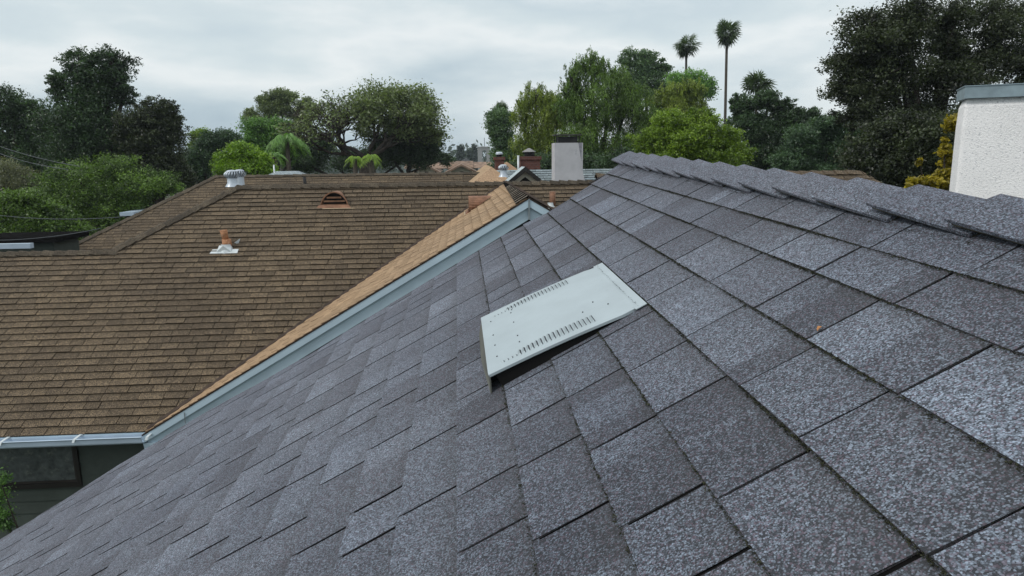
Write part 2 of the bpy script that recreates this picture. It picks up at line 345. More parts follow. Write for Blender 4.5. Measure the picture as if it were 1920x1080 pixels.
# ridge caps, near ones lapping over the farther ones, raised end away from the camera
cp = MB(); ce = MB(); rc = random.Random(2)
tips = [-.2+.235*i for i in range(18)]; tips = [t for t in tips if t < 3.98]+[4.03]
for i, t1 in enumerate(tips):
    t0 = t1-.30; w_ = .108+rc.uniform(-.005, .005); yaw = rc.uniform(-.010, .010); cu = rc.uniform(.3, 1.5)
    for mbq, th, lf0, lf1, dw, dt, col in ((cp, .007, .004, .0215, 0, 0, (rc.uniform(.34, .46), rc.uniform(.3, .7), .05)), (ce, .007, .000, .0130, -.004, -.010, None)):
        ring = []
        for tt, lf, k in ((t0, lf0, 0), ((t0+t1)/2, (lf0+lf1)*.47, .5), (t1+dt, lf1, 1)):
            for off in (lf+th, lf):
                for a_ in (-1, -.62, -.28, -.1, 0, .1, .28, .62, 1):
                    dd, nn = (-gs, gn) if a_ < 0 else (grd, gnr)
                    A = RP(tt+ (yaw if a_ < 0 else -yaw)*abs(a_))
                    if a_ == 0: p = A+V(0, 0, 1)*(off*1.05-.006)
                    else: p = A+dd*(abs(a_)*(w_+dw))+nn*(off-(.003 if abs(a_) < .2 else 0)+(.010*k*cu if a_ == -1 else .003*k*cu if a_ == -.62 else .002*k if a_ == 1 else 0))
                    ring.append(p)
        m = 9; fs = []
        for r_ in (0, 2):
            for j in range(m-1):
                a, b = r_*m, (r_+2)*m
                fs.append((a+j+1, a+j, b+j, b+j+1)); fs.append((a+m+j, a+m+j+1, b+m+j+1, b+m+j))
            a, b = r_*m, (r_+2)*m
            fs.append((a, a+m, b+m, b)); fs.append((a+m-1, b+m-1, b+2*m-1, a+2*m-1))
        for j in range(m-1): fs.append((4*m+j, 4*m+j+1, 5*m+j+1, 5*m+j)); fs.append((j+1, j, m+j, m+j+1))
        mbq.add(ring, fs, col)
cap_o = cp.build('ridge_cap', M['grey'], roof); ce.build('cap_underside', M['capedge'], roof, 'mossy brown lower ply showing under the cap edges')
# moss and grit along the butt joints and under the caps
ms = MB(); rm = random.Random(9)
def crumb(P, r):
    a = [P+r*V(rm.uniform(-1, 1), rm.uniform(-1, 1), rm.uniform(-.2, 1)) for _ in range(4)]
    ms.add(a, [(0, 1, 2), (0, 2, 3), (0, 3, 1), (1, 3, 2)])
for i, b in enumerate([.685]+butts[:7]):
    dens = (260 if i == 0 else 2100)*(1.0 if i < 5 else .6 if i == 5 else .3)
    for _ in range(int(dens*3.4)):
        v = .35+3.5*rm.random()
        if math.sin(v*7+i*2.1)+math.sin(v*17+i)*.6+rm.uniform(-1, 1.6) < -.3: continue
        if v < grake(b)-.02: crumb(GP(b-abs(rm.gauss(.0, .0030))-.0005, v, .001+rm.random()*.0035), rm.uniform(.0009, .0030)*(1.5 if rm.random() < .08 else 1))
for k, sl in enumerate(slots[:4]):
    for v in sl:
        for _ in range(40): crumb(GP(rows[k][0]+rm.random()*.13, v+rm.gauss(0, .002), .001), rm.uniform(.0008, .002))
for _ in range(900): crumb(GP(.70+rm.random()*.08, 3.93+rm.random()*.1, .008), rm.uniform(.001, .006))
ms.build('moss', M['moss'], roof)
# rake board and walls of the grey house
mb = MB()
for a, b in zip(us[:-1], us[1:]):
    mb.box(GP(a, grake(a)-.045, -.19), GP(b, grake(b)-.045)-GP(a, grake(a)-.045), -.02*gd, .15*gn)
mb.build('barge_board', M['white'], grey)
mb = MB()
xl, xr = GP(-4.6, 0)[0], (RP(0)+grd*3.7)[0]; zr_ = RP(0)[2]
for yy in (-1.2, 3.3):
    z_l = GP(-4.6, yy, -.06)[2]; zt = RP(yy)[2]-.08; z_r = (RP(yy)+grd*3.7)[2]-.07; xm = RP(yy)[0]
    for dy in (0,): mb.add([(xl, yy, GZ), (xr, yy, GZ), (xr, yy, z_r), (xm, yy, zt), (xl, yy, z_l)], [(4, 3, 2, 1, 0)])
mb.add([(xl, -1.2, GZ), (xl, 3.3, GZ), (xl, 3.3, GP(-4.6, 3.3, -.06)[2]), (xl, -1.2, GP(-4.6, -1.2, -.06)[2])], [(0, 1, 2, 3)])
mb.add([(xr, -1.2, GZ), (xr, 3.3, GZ), (xr, 3.3, (RP(3.3)+grd*3.7)[2]-.07), (xr, -1.2, (RP(-1.2)+grd*3.7)[2]-.07)], [(3, 2, 1, 0)])
mb.build('wall', M['siding'], grey)
# ---- slant-back louvered vent
VU, VV, VW, VL, VH = -.239, 1.675, .5605, .414, .046
def VPt(a, b, h): return GP(VU+a, VV+b, h)
th_ = .0015
vroot = MB()
# top plate, falling from VH at the downhill end to the flange; folded lip along the sides, gently rounded uphill corners
A = [(0, 0), (VL-.02, 0), (VL, .022), (VL, VW-.022), (VL-.02, VW), (0, VW)]
hz = lambda a: VH+.0045*math.sin(math.pi*a/VL) - (VH-.004)*a/VL
top = [VPt(a, b, hz(a)+.002) for a, b in A]; bot = [VPt(a, b, hz(a)-.004) for a, b in A]
nseg = 10; tp = []; fs = []
for i in range(nseg+1):
    a = VL*i/nseg; ins = .0 if a < VL-.03 else .012*((a-(VL-.03))/.03)**2
    for b in (ins, .012+ins, VW-.012-ins, VW-ins): tp.append(VPt(a, b, hz(a)+(.002 if b in (ins, VW-ins) else .004)))
for i in range(nseg):
    for j in range(3): fs.append((i*4+j, (i+1)*4+j, (i+1)*4+j+1, i*4+j+1))
m_ = len(tp); tp += [p-gn*.007 for p in tp]
fs2 = [tuple(m_+i for i in f[::-1]) for f in fs]
for i in range(nseg):
    fs2.append((i*4, m_+i*4, m_+(i+1)*4, (i+1)*4)); fs2.append((i*4+3, (i+1)*4+3, m_+(i+1)*4+3, m_+i*4+3))
for j in range(3): fs2.append((j, j+1, m_+j+1, m_+j)); fs2.append((nseg*4+j+1, nseg*4+j, m_+nseg*4+j, m_+nseg*4+j+1))
vroot.add(tp, fs+fs2)
vent = vroot.build('roof_vent', M['ventmetal'], grey, 'low slant-back metal roof vent set into the grey shingles')
mb = MB()   # downhill end, folded forward
e = [VPt(0, .0, VH-.002), VPt(0, VW, VH-.002), VPt(-.030, VW*.93, .012), VPt(-.036, VW*.5, .004), VPt(-.020, .0, .002)]
mb.add(e+[p+gs*.004 for p in e], [(0, 1, 2, 3, 4), (9, 8, 7, 6, 5), (0, 4, 9, 5), (1, 0, 5, 6), (2, 1, 6, 7), (3, 2, 7, 8), (4, 3, 8, 9)])
mb.build('front_panel', plain('dull_metal', (.13, .135, .12), .6, metal=.2), vent)
for b in (.006, VW-.006):   # sunken dark side walls
    mb = MB(); mb.box(VPt(.015, b-.001, -.001), (VL-.06)*gs, .002*gd, gn*(VH-.006)); mb.v[4:8] = [mb.v[4], tuple(np.array(mb.v[5])-gn*(VH-.010)), tuple(np.array(mb.v[6])-gn*(VH-.010)), mb.v[7]]
    mb.build('side_wall', M['dark'], vent)
mb = MB()   # flange above the plate
fl = [VPt(VL-.006, -.004, .0085), VPt(VL+.026, .0, .0065), VPt(VL+.026, VW, .0065), VPt(VL-.006, VW+.002, .0085)]
mb.add(fl+[p-.002*gn for p in fl], [(0, 1, 2, 3), (7, 6, 5, 4), (0, 4, 5, 1), (1, 5, 6, 2), (2, 6, 7, 3), (3, 7, 4, 0)])
mb.build('flange', M['ventmetal'], vent)
mb = MB(); rv = random.Random(4)    # dark caulk seam
for i in range(170):
    b = rv.random()*VW; P = VPt(VL+.003+rv.gauss(0, .0012), b, .0115)
    r = rv.uniform(.0008, .003); mb.add([P+r*V(rv.uniform(-1, 1), rv.uniform(-1, 1), rv.uniform(0, .6)) for _ in range(4)], [(0, 1, 2), (0, 2, 3), (0, 3, 1), (1, 3, 2)])
mb.build('sealant', M['black'], vent)
slotm = plain('slit_grey', (.05, .06, .07), .7)
for b0, ln in ((.030, .055), (VW-.078, .050)):    # two rows of pressed louvre slits
    mb = MB(); md = MB()
    for i in range(22):
        a = .045+i*.0122; l = ln*(min(1, .45+.05*i) if i > 3 else .16); bb = b0+(0 if i > 3 else .004)
        h = hz(a)+.0042
        p = [VPt(a-.0045, bb, h), VPt(a-.0045, bb+l, h), VPt(a+.0022, bb+l-.004, h+.0045), VPt(a+.0022, bb+.004, h+.0045)]
        mb.add(p+[VPt(a+.003, bb, h), VPt(a+.003, bb+l, h)], [(0, 3, 2, 1), (0, 4, 3), (1, 2, 5)])
        md.add([VPt(a+.003, bb, h+.0002), VPt(a+.003, bb+l, h+.0002), VPt(a+.0022, bb+l-.004, h+.0045), VPt(a+.0022, bb+.004, h+.0045)], [(0, 1, 2, 3)])
        md.box(VPt(a+.003, bb, h-.0005), (.0020)*gs, l*gd, .001*gn)
    lo_ = mb.build('louver', M['ventmetal'], vent); md.build('slot', slotm, vent, 'row of dark slits opened by the louvre pressings')
for a, b in ((.03, .10), (.03, .2), (.03, .3), (.03, .45), (.10, .13), (.10, .19), (.10, .33), (.10, .44), (.105, .47), (.33, .19), (.36, .12), (.29, .14)):
    md = MB(); md.box(VPt(a, b, hz(a)+.0036), .0035*gs, .005*gd, .0016*gn); md.build('screw_hole', M['dark'], vent)
hd_ = ray(1540, 624); Pl = hd_*(np.dot(gn, GO)/np.dot(gn, hd_))+gn*.009; mb = MB()
lf_ = [Pl+gs*a*.006+gd*b*.006+gn*c*.6 for a, b, c in ((-1, -.6, 0), (-.1, -.5, .004), (1.0, .3, .001), (.2, .8, .006), (-.6, .4, .002))]
mb.add(lf_+[p-gn*.0008 for p in lf_], [(0, 1, 2, 3, 4), (9, 8, 7, 6, 5)])
tag(mb.build('fallen_leaf', plain('dry_leaf', (.42, .20, .08), .8)), 'tiny dry orange leaf caught in a joint between grey shingles', 'leaf')
# ---- white stucco chimney on the far slope
c0 = at(1797, 300, 6.3); ang = math.radians(-29); ex = V(math.cos(ang), math.sin(ang), 0); ey = V(-math.sin(ang), math.cos(ang), 0)
zt = at(1805, 185, 6.3)[2]; W = .66
mb = MB(); nz_ = 24
base = V(c0[0], c0[1], 0)
for i in range(1):
    pr = []
    for z, s_ in ((-2.6, 0), (zt-.25, .0), (zt-.07, .006), (zt, .03)):
        for cxx, cyy in ((0, 0), (W, 0), (W, .42), (0, .42)):
            for k in range(4):
                r_ = .03; angc = {(0, 0): math.pi, (W, 0): 1.5*math.pi, (W, .42): 0, (0, .42): .5*math.pi}[(cxx, cyy)]+k*math.pi/6
                ccx = cxx+(r_+s_ if cxx == 0 else -r_-s_); ccy = cyy+(r_+s_ if cyy == 0 else -r_-s_)
                pr.append(base+ex*(ccx+r_*math.cos(angc))+ey*(ccy+r_*math.sin(angc))+V(0, 0, z))
    fs = []
    for j in range(3):
        for k in range(16): fs.append((j*16+k, j*16+(k+1) % 16, (j+1)*16+(k+1) % 16, (j+1)*16+k))
    mb.add(pr, fs, sm=False)
ch = mb.build('chimney', M['stucco'], grey, 'rough white stucco chimney with metal cap behind the ridge')
mb = MB(); mb.box(base+ex*-.012+ey*-.035+V(0, 0, zt), ex*(W+.06), ey*.49, V(0, 0, .105)); mb.box(base+ex*-.02+ey*-.043+V(0, 0, zt+.105), ex*(W+.076), ey*.506, V(0, 0, .008))
mb.build('chimney_cap', M['zinc'], ch)
# ================================================================== BROWN HOUSE
YE = 9.5; PB = .588; ZE = at(270, 808, YE)[2]; apex = at(991, 367, YE); ZR = apex[2]-.02
D = (ZR-ZE)/PB; YR = YE+D; XA = apex[0]; cb = 1/math.hypot(1, PB)
brown = thing('house', 'brown shingled house with pale blue gable and long roof slope', 'house', (-2, YE+3, GZ))
bs = V(0, cb, PB*cb); bn = V(0, -PB*cb, cb); bg_ = V(1, 0, 0)
BO = V(0, YE, ZE); Ls = D/cb
E_ = .145
nrow = int(Ls/E_)
# left low ridge and hip
XL2, YL2 = -6.46, 13.07; XH = XL2+(YR-YL2)
def bclip(u):
    y = YE+u*cb
    lo = -13. if y <= YL2 else XL2+(y-YL2)
    hi = 6.5
    if y < YR: hi = min(hi, XA-D+(y-YE))       # valley with the gable wing
    return (lo, hi)
def bclip2(u):
    y = YE+u*cb
    return (XA+D-(y-YE), 6.5)
rowsb = [(E_*i-.02, E_*(i+1)-.01) for i in range(nrow+1)]; rowsb[-1] = (rowsb[-1][0], Ls)
def low(u): return YE+u*cb
mb = MB()
shingles(mb, BO, bs, bg_, bn, rowsb, bclip, wr=(.18, .36), th=.021, gap=.009, vr=(-13.5, 6.6), seed=21, wob=.002, strips=False)
# fix rows above the low ridge on the far left: handled by the clip
shingles(mb, BO, bs, bg_, bn, rowsb, bclip2, wr=(.18, .36), th=.021, gap=.009, vr=(0, 6.6), seed=22, wob=.002, strips=False)
broof = mb.build('roof', M['brown'], brown)
mb = MB()
def bp(x, y, h=-.003): return V(x, y, ZE+(y-YE)*PB)+bn*h
mb.add([bp(-13, YE), bp(XA-D, YE), bp(XA-.0, YR), bp(XH, YR), bp(XL2, YL2), bp(-13, YL2)], [(0, 1, 2, 3, 4, 5)])
mb.add([bp(XA+D, YE), bp(6.5, YE), bp(6.5, YR), bp(XA, YR)], [(0, 1, 2, 3)])
# hidden back slopes close the volume
mb.add([V(XH, YR, ZR-.004), V(6.5, YR, ZR-.004), V(6.5, 19.4, ZR-PB*(19.4-YR)), V(XH-4.5, 19.4, ZR-PB*(19.4-YR))], [(0, 1, 2, 3)])
zl = bp(0, YL2)[2]
mb.add([V(-13, YL2, zl), V(XL2, YL2, zl), V(XL2, YL2+3.4, zl-2.), V(-13, YL2+3.4, zl-2.)], [(0, 1, 2, 3)])
mb.add([V(XL2, YL2, zl), V(XH, YR, ZR-.004), V(XH-4.5, 19.4, ZR-PB*(19.4-YR))], [(0, 1, 2)])
mb.build('underlay', M['under'], broof)
# ridge and hip caps of the brown roof
mb = MB(); bd = V(0, cb, -PB*cb)
ZRR = ZE+PB*(YR-YE)
caps(mb, V(6.5, YR, ZRR), V(XH, YR, ZRR), -bs, bd, leg=.15, exp=.20, th=.020, lift=.034, seed=31)
hipd = _unit(V(XL2-XH, YL2-YR, -PB*(YR-YL2)))
hl = _unit(np.cross(hipd, _unit(V(-PB, 0, 1)))); hl = hl if hl[2] < 0 else -hl
hr = _unit(np.cross(hipd, bn)); hr = hr if hr[2] < 0 else -hr
caps(mb, V(XL2, YL2, zl), V(XH, YR, ZRR), hr, hl, leg=.15, exp=.20, th=.020, lift=.034, seed=32)
caps(mb, V(XL2+.15, YL2, zl), V(-13, YL2, zl), -bs, bd, leg=.14, exp=.21, th=.018, lift=.032, seed=33)
mb.build('ridge_cap', M['browncap'], broof)
# gable wing
ws = V(PB*0+cb, 0, PB*cb); wn = V(-PB*cb, 0, cb); wg = V(0, 1, 0)
WO = V(XA-D, YE, ZE)
mb = MB(); rowsw = [(E_*i, E_*(i+1)+.012) for i in range(int(Ls/E_)+1)]; rowsw = [(a, min(b, Ls-.03)) for a, b in rowsw if a < Ls-.06]
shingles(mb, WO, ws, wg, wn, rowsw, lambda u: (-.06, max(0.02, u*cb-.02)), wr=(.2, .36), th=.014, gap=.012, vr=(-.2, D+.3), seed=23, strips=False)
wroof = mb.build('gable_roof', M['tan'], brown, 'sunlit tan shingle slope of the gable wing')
mb = MB()
mb.add([WO-.003*wn+V(0, -.05, 0), V(XA, YE-.05, ZRR)-.003*wn, V(XA, YR, ZRR)-.003*wn], [(0, 1, 2)])
mb.add([V(XA, YE-.05, ZRR-.006), V(XA+D, YE-.05, ZE-.006), V(XA, YR, ZRR-.006)], [(0, 1, 2)])
# dark bare strip along the wing's ridge where cap shingles are missing, with thin battens
wr_ = V(cb, 0, -PB*cb)
mb.build('underlay', M['under'], wroof)
mb = MB()
P0, P1 = V(XA, YE-.05, ZRR), V(XA, YR-.1, ZRR)
wrn = V(PB*cb, 0, cb)
mb.add([P0-ws*.20+.018*wn, P0+.02*wn, P1+.02*wn, P1-ws*.04+.018*wn, P0-ws*.20, P1-ws*.04], [(0, 1, 2, 3), (0, 3, 5, 4)])
mb.add([P0+.02*wn, P0+wr_*.2+.012*wrn, P1+wr_*.2+.012*wrn, P1+.02*wn], [(0, 1, 2, 3)])
mb.build('ridge_felt', M['under'], wroof, 'bare black felt strip along the ridge of the wing')
bt = plain('batten', (.30, .26, .21), .9, vary=.4)
for i in range(13):
    y = YE+.02+i*.30; mb = MB(); wl = .17*(1-(y-YE)/D)+.03; mb.box(V(XA, y, ZRR)-ws*wl+wn*.021, ws*wl, V(0, .022, 0), wn*.008)
    mb.build('batten', bt, wroof)
# dark valley flashing line
mb = MB()
vd = _unit(V(D, D, ZR-ZE)); va_ = V(XA-D, YE, ZE); ve = V(XA, YR, ZRR)
wv = _unit(np.cross(vd, V(0, 0, 1)))
mb.add([va_-wv*.05+V(0, 0, .035), va_+wv*.045+V(0, 0, .035), ve+wv*.045+V(0, 0, .03), ve-wv*.05+V(0, 0, .03), va_-wv*.05-V(0, 0, .02), ve-wv*.05-V(0, 0, .02), va_+wv*.045-V(0, 0, .02), ve+wv*.045-V(0, 0, .02)],
       [(0, 1, 2, 3), (0, 3, 5, 4), (1, 6, 7, 2), (0, 4, 6, 1)])
vb_ = V(XA+D, YE, ZE); vd2 = _unit(ve-vb_); wv2 = _unit(np.cross(vd2, V(0, 0, 1)))
mb.add([vb_-wv2*.06+V(0, 0, .04), vb_+wv2*.06+V(0, 0, .04), ve+wv2*.06+V(0, 0, .05), ve-wv2*.06+V(0, 0, .05)], [(0, 1, 2, 3)])
mb.build('valley_flashing', plain('dark_brown_metal', (.045, .028, .018), .7, vary=.3), wroof)
# barge boards of the gable
def rake_board(mb, y, drop, hgt, thick, out=.0):
    for sgn in (-1, 1):
        a = V(XA, y, ZRR-drop); b = V(XA+sgn*(D+out), y, ZE-drop-PB*out)
        vs = [a, b, b+V(0, 0, -hgt), a+V(0, 0, -hgt)]; vs2 = [p+V(0, thick, 0) for p in vs]
        fs = [(0, 1, 2, 3), (7, 6, 5, 4), (0, 4, 5, 1), (1, 5, 6, 2), (2, 6, 7, 3), (3, 7, 4, 0)]
        if sgn > 0: fs = [f[::-1] for f in fs]
        mb.add(vs+vs2, [f[::-1] for f in fs])
mb = MB(); rake_board(mb, YE-.07, .012, .115, .035, .04); bb = mb.build('barge_board', M['white'], brown)
mb = MB(); rake_board(mb, YE-.075, .0, .022, .05, .05); mb.build('drip_edge', plain('dark_drip', (.03, .02, .015), .7), bb)
mb = MB(); rake_board(mb, YE-.03, .115, .185, .025, .0)
mb.build('frieze_board', M['panel'], brown)
jm = plain('joint', (.2, .24, .26), .7)
mb = MB(); mb.abox(XA-.012, XA+.012, YE-.082, YE-.02, ZRR-.30, ZRR-.02); mb.build('joint_cover', jm, bb); mb = MB(); mb.box(V(XA-D+.55, YE-.076, ZE+.12), V(.012, 0, 0), V(0, -.004, 0), V(0, 0, .16)); mb.build('joint_cover', jm, bb)
# eave return at the foot of the gable, dark bird-blocks under the rake
mb = MB()
xe = XA-D
mb.add([V(xe-.05, YE-.062, ZE-.16), V(xe+.62, YE-.062, ZE-.16), V(xe+.30, YE-.062, ZE-.42), V(xe-.02, YE-.062, ZE-.42), V(xe-.05, YE+.5, ZE-.16), V(xe+.62, YE+.5, ZE-.16), V(xe+.30, YE+.5, ZE-.42), V(xe-.02, YE+.5, ZE-.42)],
       [(0, 3, 2, 1), (4, 5, 6, 7), (0, 4, 7, 3), (2, 3, 7, 6), (1, 2, 6, 5), (0, 1, 5, 4)])
mb.build('eave_return', M['panel'], brown)
# fascia, gutter and brackets
mb = MB(); mb.abox(-13, xe-.02, YE-.02, YE+.02, ZE-.17, ZE-.014)
mb.build('fascia', M['white'], brown)
prof = [(-.02, -.03), (-.02, -.135), (-.10, -.145), (-.125, -.12), (-.135, -.055), (-.150, -.035), (-.135, -.03), (-.122, -.05), (-.113, -.112), (-.09, -.13), (-.032, -.125), (-.03, -.03)]
mb = MB(); n_ = len(prof)
xs_ = [-13, -8, xe-.03]
vs = [V(x, YE+a, ZE+b) for x in xs_ for a, b in prof]; fs = []
for j in range(2):
    for i in range(n_): fs.append((j*n_+i, j*n_+(i+1) % n_, (j+1)*n_+(i+1) % n_, (j+1)*n_+i))
fs.append(tuple(range(2*n_, 3*n_)))
mb.add(vs, fs); gut = mb.build('gutter', M['gutter'], brown)
for px in (2, 140, 277):
    x = at(px, 822, YE-.1)[0]; mb = MB()
    pts = [V(x+.03, YE-.01, ZE-.01), V(x+.015, YE-.07, ZE-.02), V(x, YE-.15, ZE-.035), V(x-.012, YE-.165, ZE-.075)]
    for a, b in zip(pts[:-1], pts[1:]): mb.box(a, b-a, V(.035, 0, 0), V(0, 0, .007))
    mb.box(V(x+.025, YE-.016, ZE-.03), V(.045, 0, 0), V(0, -.012, 0), V(0, 0, .028))
    mb.build('gutter_bracket', M['flash'], gut)
# soffit, wall with lapped siding, window
mb = MB(); mb.add([V(-13, YE-.02, ZE-.17), V(xe+.3, YE-.02, ZE-.17), V(xe+.3, YE+.42, ZE-.17), V(-13, YE+.42, ZE-.17)], [(0, 1, 2, 3)]); mb.build('soffit', M['siding'], brown)
mb = MB(); YW = YE+.40; z = GZ; lap = .19
while z < ZE-.17:
    z2 = min(z+lap, ZE-.17)
    mb.add([V(-13, YW-.018, z), V(6.4, YW-.018, z), V(6.4, YW, z2), V(-13, YW, z2), V(-13, YW+.01, z), V(6.4, YW+.01, z)], [(3, 2, 1, 0), (0, 1, 5, 4)]); z += lap
mb.add([V(-13, YW+.02, GZ), V(6.4, YW+.02, GZ), V(6.4, YW+.02, ZE-.17), V(-13, YW+.02, ZE-.17)], [(3, 2, 1, 0)])
# gable wall up to the rake
mb.add([V(XA-D+.35, YW-.0, ZE-.17), V(XA+D-.35, YW-.0, ZE-.17), V(XA, YW-.0, ZRR-.36)], [(2, 1, 0)])
# side walls
mb.add([V(-13, YW, GZ), V(-13, 18, GZ), V(-13, 18, ZE-.1), V(-13, YL2, zl-.1), V(-13, YW, ZE+.1)], [(0, 1, 2, 3, 4)])
mb.add([V(6.4, YW, GZ), V(6.4, 18, GZ), V(6.4, 18, ZE+1.2), V(6.4, YR, ZR-.1), V(6.4, YW, ZE+.1)], [(4, 3, 2, 1, 0)])
mb.build('wall', M['siding'], brown)
wx0, wz1 = at(-10, 835, YW)[0], at(140, 842, YW)[2]; wx1 = at(143, 860, YW)[0]; wz0 = at(140, 902, YW)[2]; wx0 = wx1-1.25
wz1 = ZE-.24
mb = MB()
for a in ((wx0-.06, wx1+.05, wz1, wz1+.06), (wx0-.06, wx1+.05, wz0-.07, wz0), (wx0-.06, wx0, wz0, wz1), (wx1, wx1+.05, wz0, wz1)): mb.abox(a[0], a[1], YW-.05, YW+.005, a[2], a[3])
win = mb.build('window', M['frame'], brown)
mb = MB()
for a in ((wx0, wx1, wz0, wz0+.035), (wx0, wx0+.03, wz0+.035, wz1), (wx1-.03, wx1, wz0+.035, wz1)): mb.abox(a[0]+.001, a[1]-.001, YW-.034, YW+.0, a[2]+.001, a[3]-.001)
mb.build('sash', plain('sash', (.035, .03, .027), .6), win)
mb = MB(); mb.add([V(wx0, YW-.022, wz0), V(wx1, YW-.022, wz0), V(wx1, YW-.022, wz1), V(wx0, YW-.022, wz1)], [(3, 2, 1, 0)])
mb.build('pane', M['screen'], win, 'dim window pane behind an insect screen')
# ---- back roof of the brown house (ridge at Y=24)
Y2 = 24.; pr_ = at(405, 330, Y2); Z2 = pr_[2]; X2 = pr_[0]
L2 = 5.6/cb
B2 = V(0, Y2-5.6, Z2-5.6*PB)
def c2(u):
    k = Y2-(Y2-5.6+u*cb)
    return (X2-k, 1.3)
mb = MB(); rows3 = [(E_*i, E_*(i+1)-.0+.01) for i in range(int(L2/E_)+1)]; rows3 = [(a, min(b, L2)) for a, b in rows3]
shingles(mb, B2, bs, bg_, bn, rows3, c2, wr=(.2, .34), th=.012, gap=.01, vr=(X2-6, 1.4), seed=24, wob=.005, strips=False)
bk = mb.build('back_roof', M['brown'], brown)
mb = MB()
mb.add([V(X2-5.6, Y2-5.6, Z2-5.6*PB-.004), V(1.3, Y2-5.6, Z2-5.6*PB-.004), V(1.3, Y2, Z2-.004), V(X2, Y2, Z2-.004)], [(0, 1, 2, 3)])
mb.add([V(X2, Y2, Z2-.005), V(1.3, Y2, Z2-.005), V(1.3, Y2+5, Z2-5*PB), V(X2-5, Y2+5, Z2-5*PB)], [(0, 1, 2, 3)])
mb.add([V(X2, Y2, Z2-.005), V(X2-5, Y2+5, Z2-5*PB), V(X2-5.6, Y2-5.6, Z2-5.6*PB-.004)], [(0, 1, 2)])
mb.add([V(1.3, Y2-5.6, Z2-5.6*PB), V(1.3, Y2+5, Z2-5*PB), V(1.3, Y2, Z2-.005)], [(0, 1, 2)])
mb.build('underlay', M['under'], bk)
mb = MB()
caps(mb, V(1.3, Y2, Z2), V(X2, Y2, Z2), -bs, bd, leg=.15, exp=.3, th=.015, lift=.025, seed=41)
caps(mb, V(X2-5.6, Y2-5.6, Z2-5.6*PB), V(X2, Y2, Z2), hr, hl, leg=.15, exp=.3, th=.015, lift=.025, seed=42)
mb.build('ridge_cap', M['browncap'], bk)
mb = MB()
mb.abox(X2-4.6, 1.2, 19.2, Y2+4.4, GZ, Z2-5*PB-.05); mb.build('wall', M['siding'], brown)
# ---- half-round dormer vents
def dormer(P, nrm, down, side, r, length, mat, parent, label=None, splay=.0):
    """P: middle of the base edge at the open face; down: direction downhill (unit, in the slope); side: along the course"""
    P, nrm, down, side = [np.array(q, float) for q in (P, nrm, down, side)]
    n = 18; mb = MB()
    upv = V(0, 0, 1); back = -down
    # open arch stands upright; shell runs back into the slope and narrows
    fr = []; bk_ = []; fi = []; bi = []
    hb = _unit(V(back[0], back[1], 0)) if abs(back[2]) > 0 else back
    for k in range(n+1):
        t = math.pi*k/n
        fr.append(P+side*(r*math.cos(t)*(1+.08*(1-math.sin(t))))+upv*(r*1.15*math.sin(t)))
        ln = r*math.sin(t)/ (back[2]/math.hypot(back[0], back[1]))*length
        bk_.append(P+side*(r*.78*math.cos(t))+upv*(r*math.sin(t)*1.14)+hb*max(.02, ln))
        fi.append(P+side*((r-.022)*math.cos(t)*(1+.08*(1-math.sin(t))))+upv*((r*1.15-.024)*math.sin(t))+hb*.0)
        bi.append(P+side*((r-.022)*math.cos(t))+upv*((r*1.15-.024)*math.sin(t))+hb*.05)
    vs = fr+bk_+fi+bi; m = n+1; fs = []
    for k in range(n):
        fs += [(k, k+1, m+k+1, m+k), (k+1, k, 2*m+k, 2*m+k+1), (2*m+k+1, 2*m+k, 3*m+k, 3*m+k+1)]
    mb.add(vs, fs, sm=False)
    q = [P-side*r*1.35+down*.075+nrm*.012, P+side*r*1.3+down*.075+nrm*.012, P+side*r*1.1+nrm*.04-down*.01, P-side*r*1.15+nrm*.04-down*.01]
    mb.add(q+[p-nrm*.03 for p in q], [(0, 1, 2, 3), (0, 4, 5, 1), (1, 5, 6, 2), (3, 7, 4, 0)])
    o = mb.build('roof_vent', mat, parent, label)
    mb = MB(); mb.add(bi, [tuple(range(m))]); mb.build('opening', M['dark'], o)
    mb = MB()
    for k, hh in enumerate((.08, .36, .63)):
        z0 = r*hh; wd = math.sqrt(max(0, (r-.02)**2-(z0+r*.12)**2))
        mb.box(P-side*wd+upv*z0+hb*.005, side*2*wd, hb*.045, upv*.004)
        mb.box(P-side*wd+upv*(z0+.0)+hb*.005, side*2*wd, hb*.003+upv*r*.13, -hb*.003+upv*.002)
    mb.build('slat', plain('slat', (.16, .085, .05), .7, vary=.3), o)
    mb = MB(); e0 = P-side*r*1.6+down*.09+nrm*.012; mb.box(e0, side*r*3.05, -down*.02, nrm*.008); mb.build('flashing', plain('flash_tan', (.42, .33, .22), .6), o)
    return o
d = ray(627, 388); k = (ZE-PB*YE)/(d[2]-PB*d[1]); Pd = d*k
dormer(Pd, bn, -bs, V(1, 0, 0), .265, 1., M['copper'], brown, 'round-topped brown metal vent with slats on the main slope')
# the same kind of vent on the wing, seen from the side
d = ray(879, 397); tw = PB; k = (ZE-tw*(XA-D))/(d[2]-tw*d[0]); Pw = d*k
dormer(Pw, wn, -ws, V(0, 1, 0), .26, 1., M['copper'], brown, 'brown metal vent on the tan gable slope seen from its side')
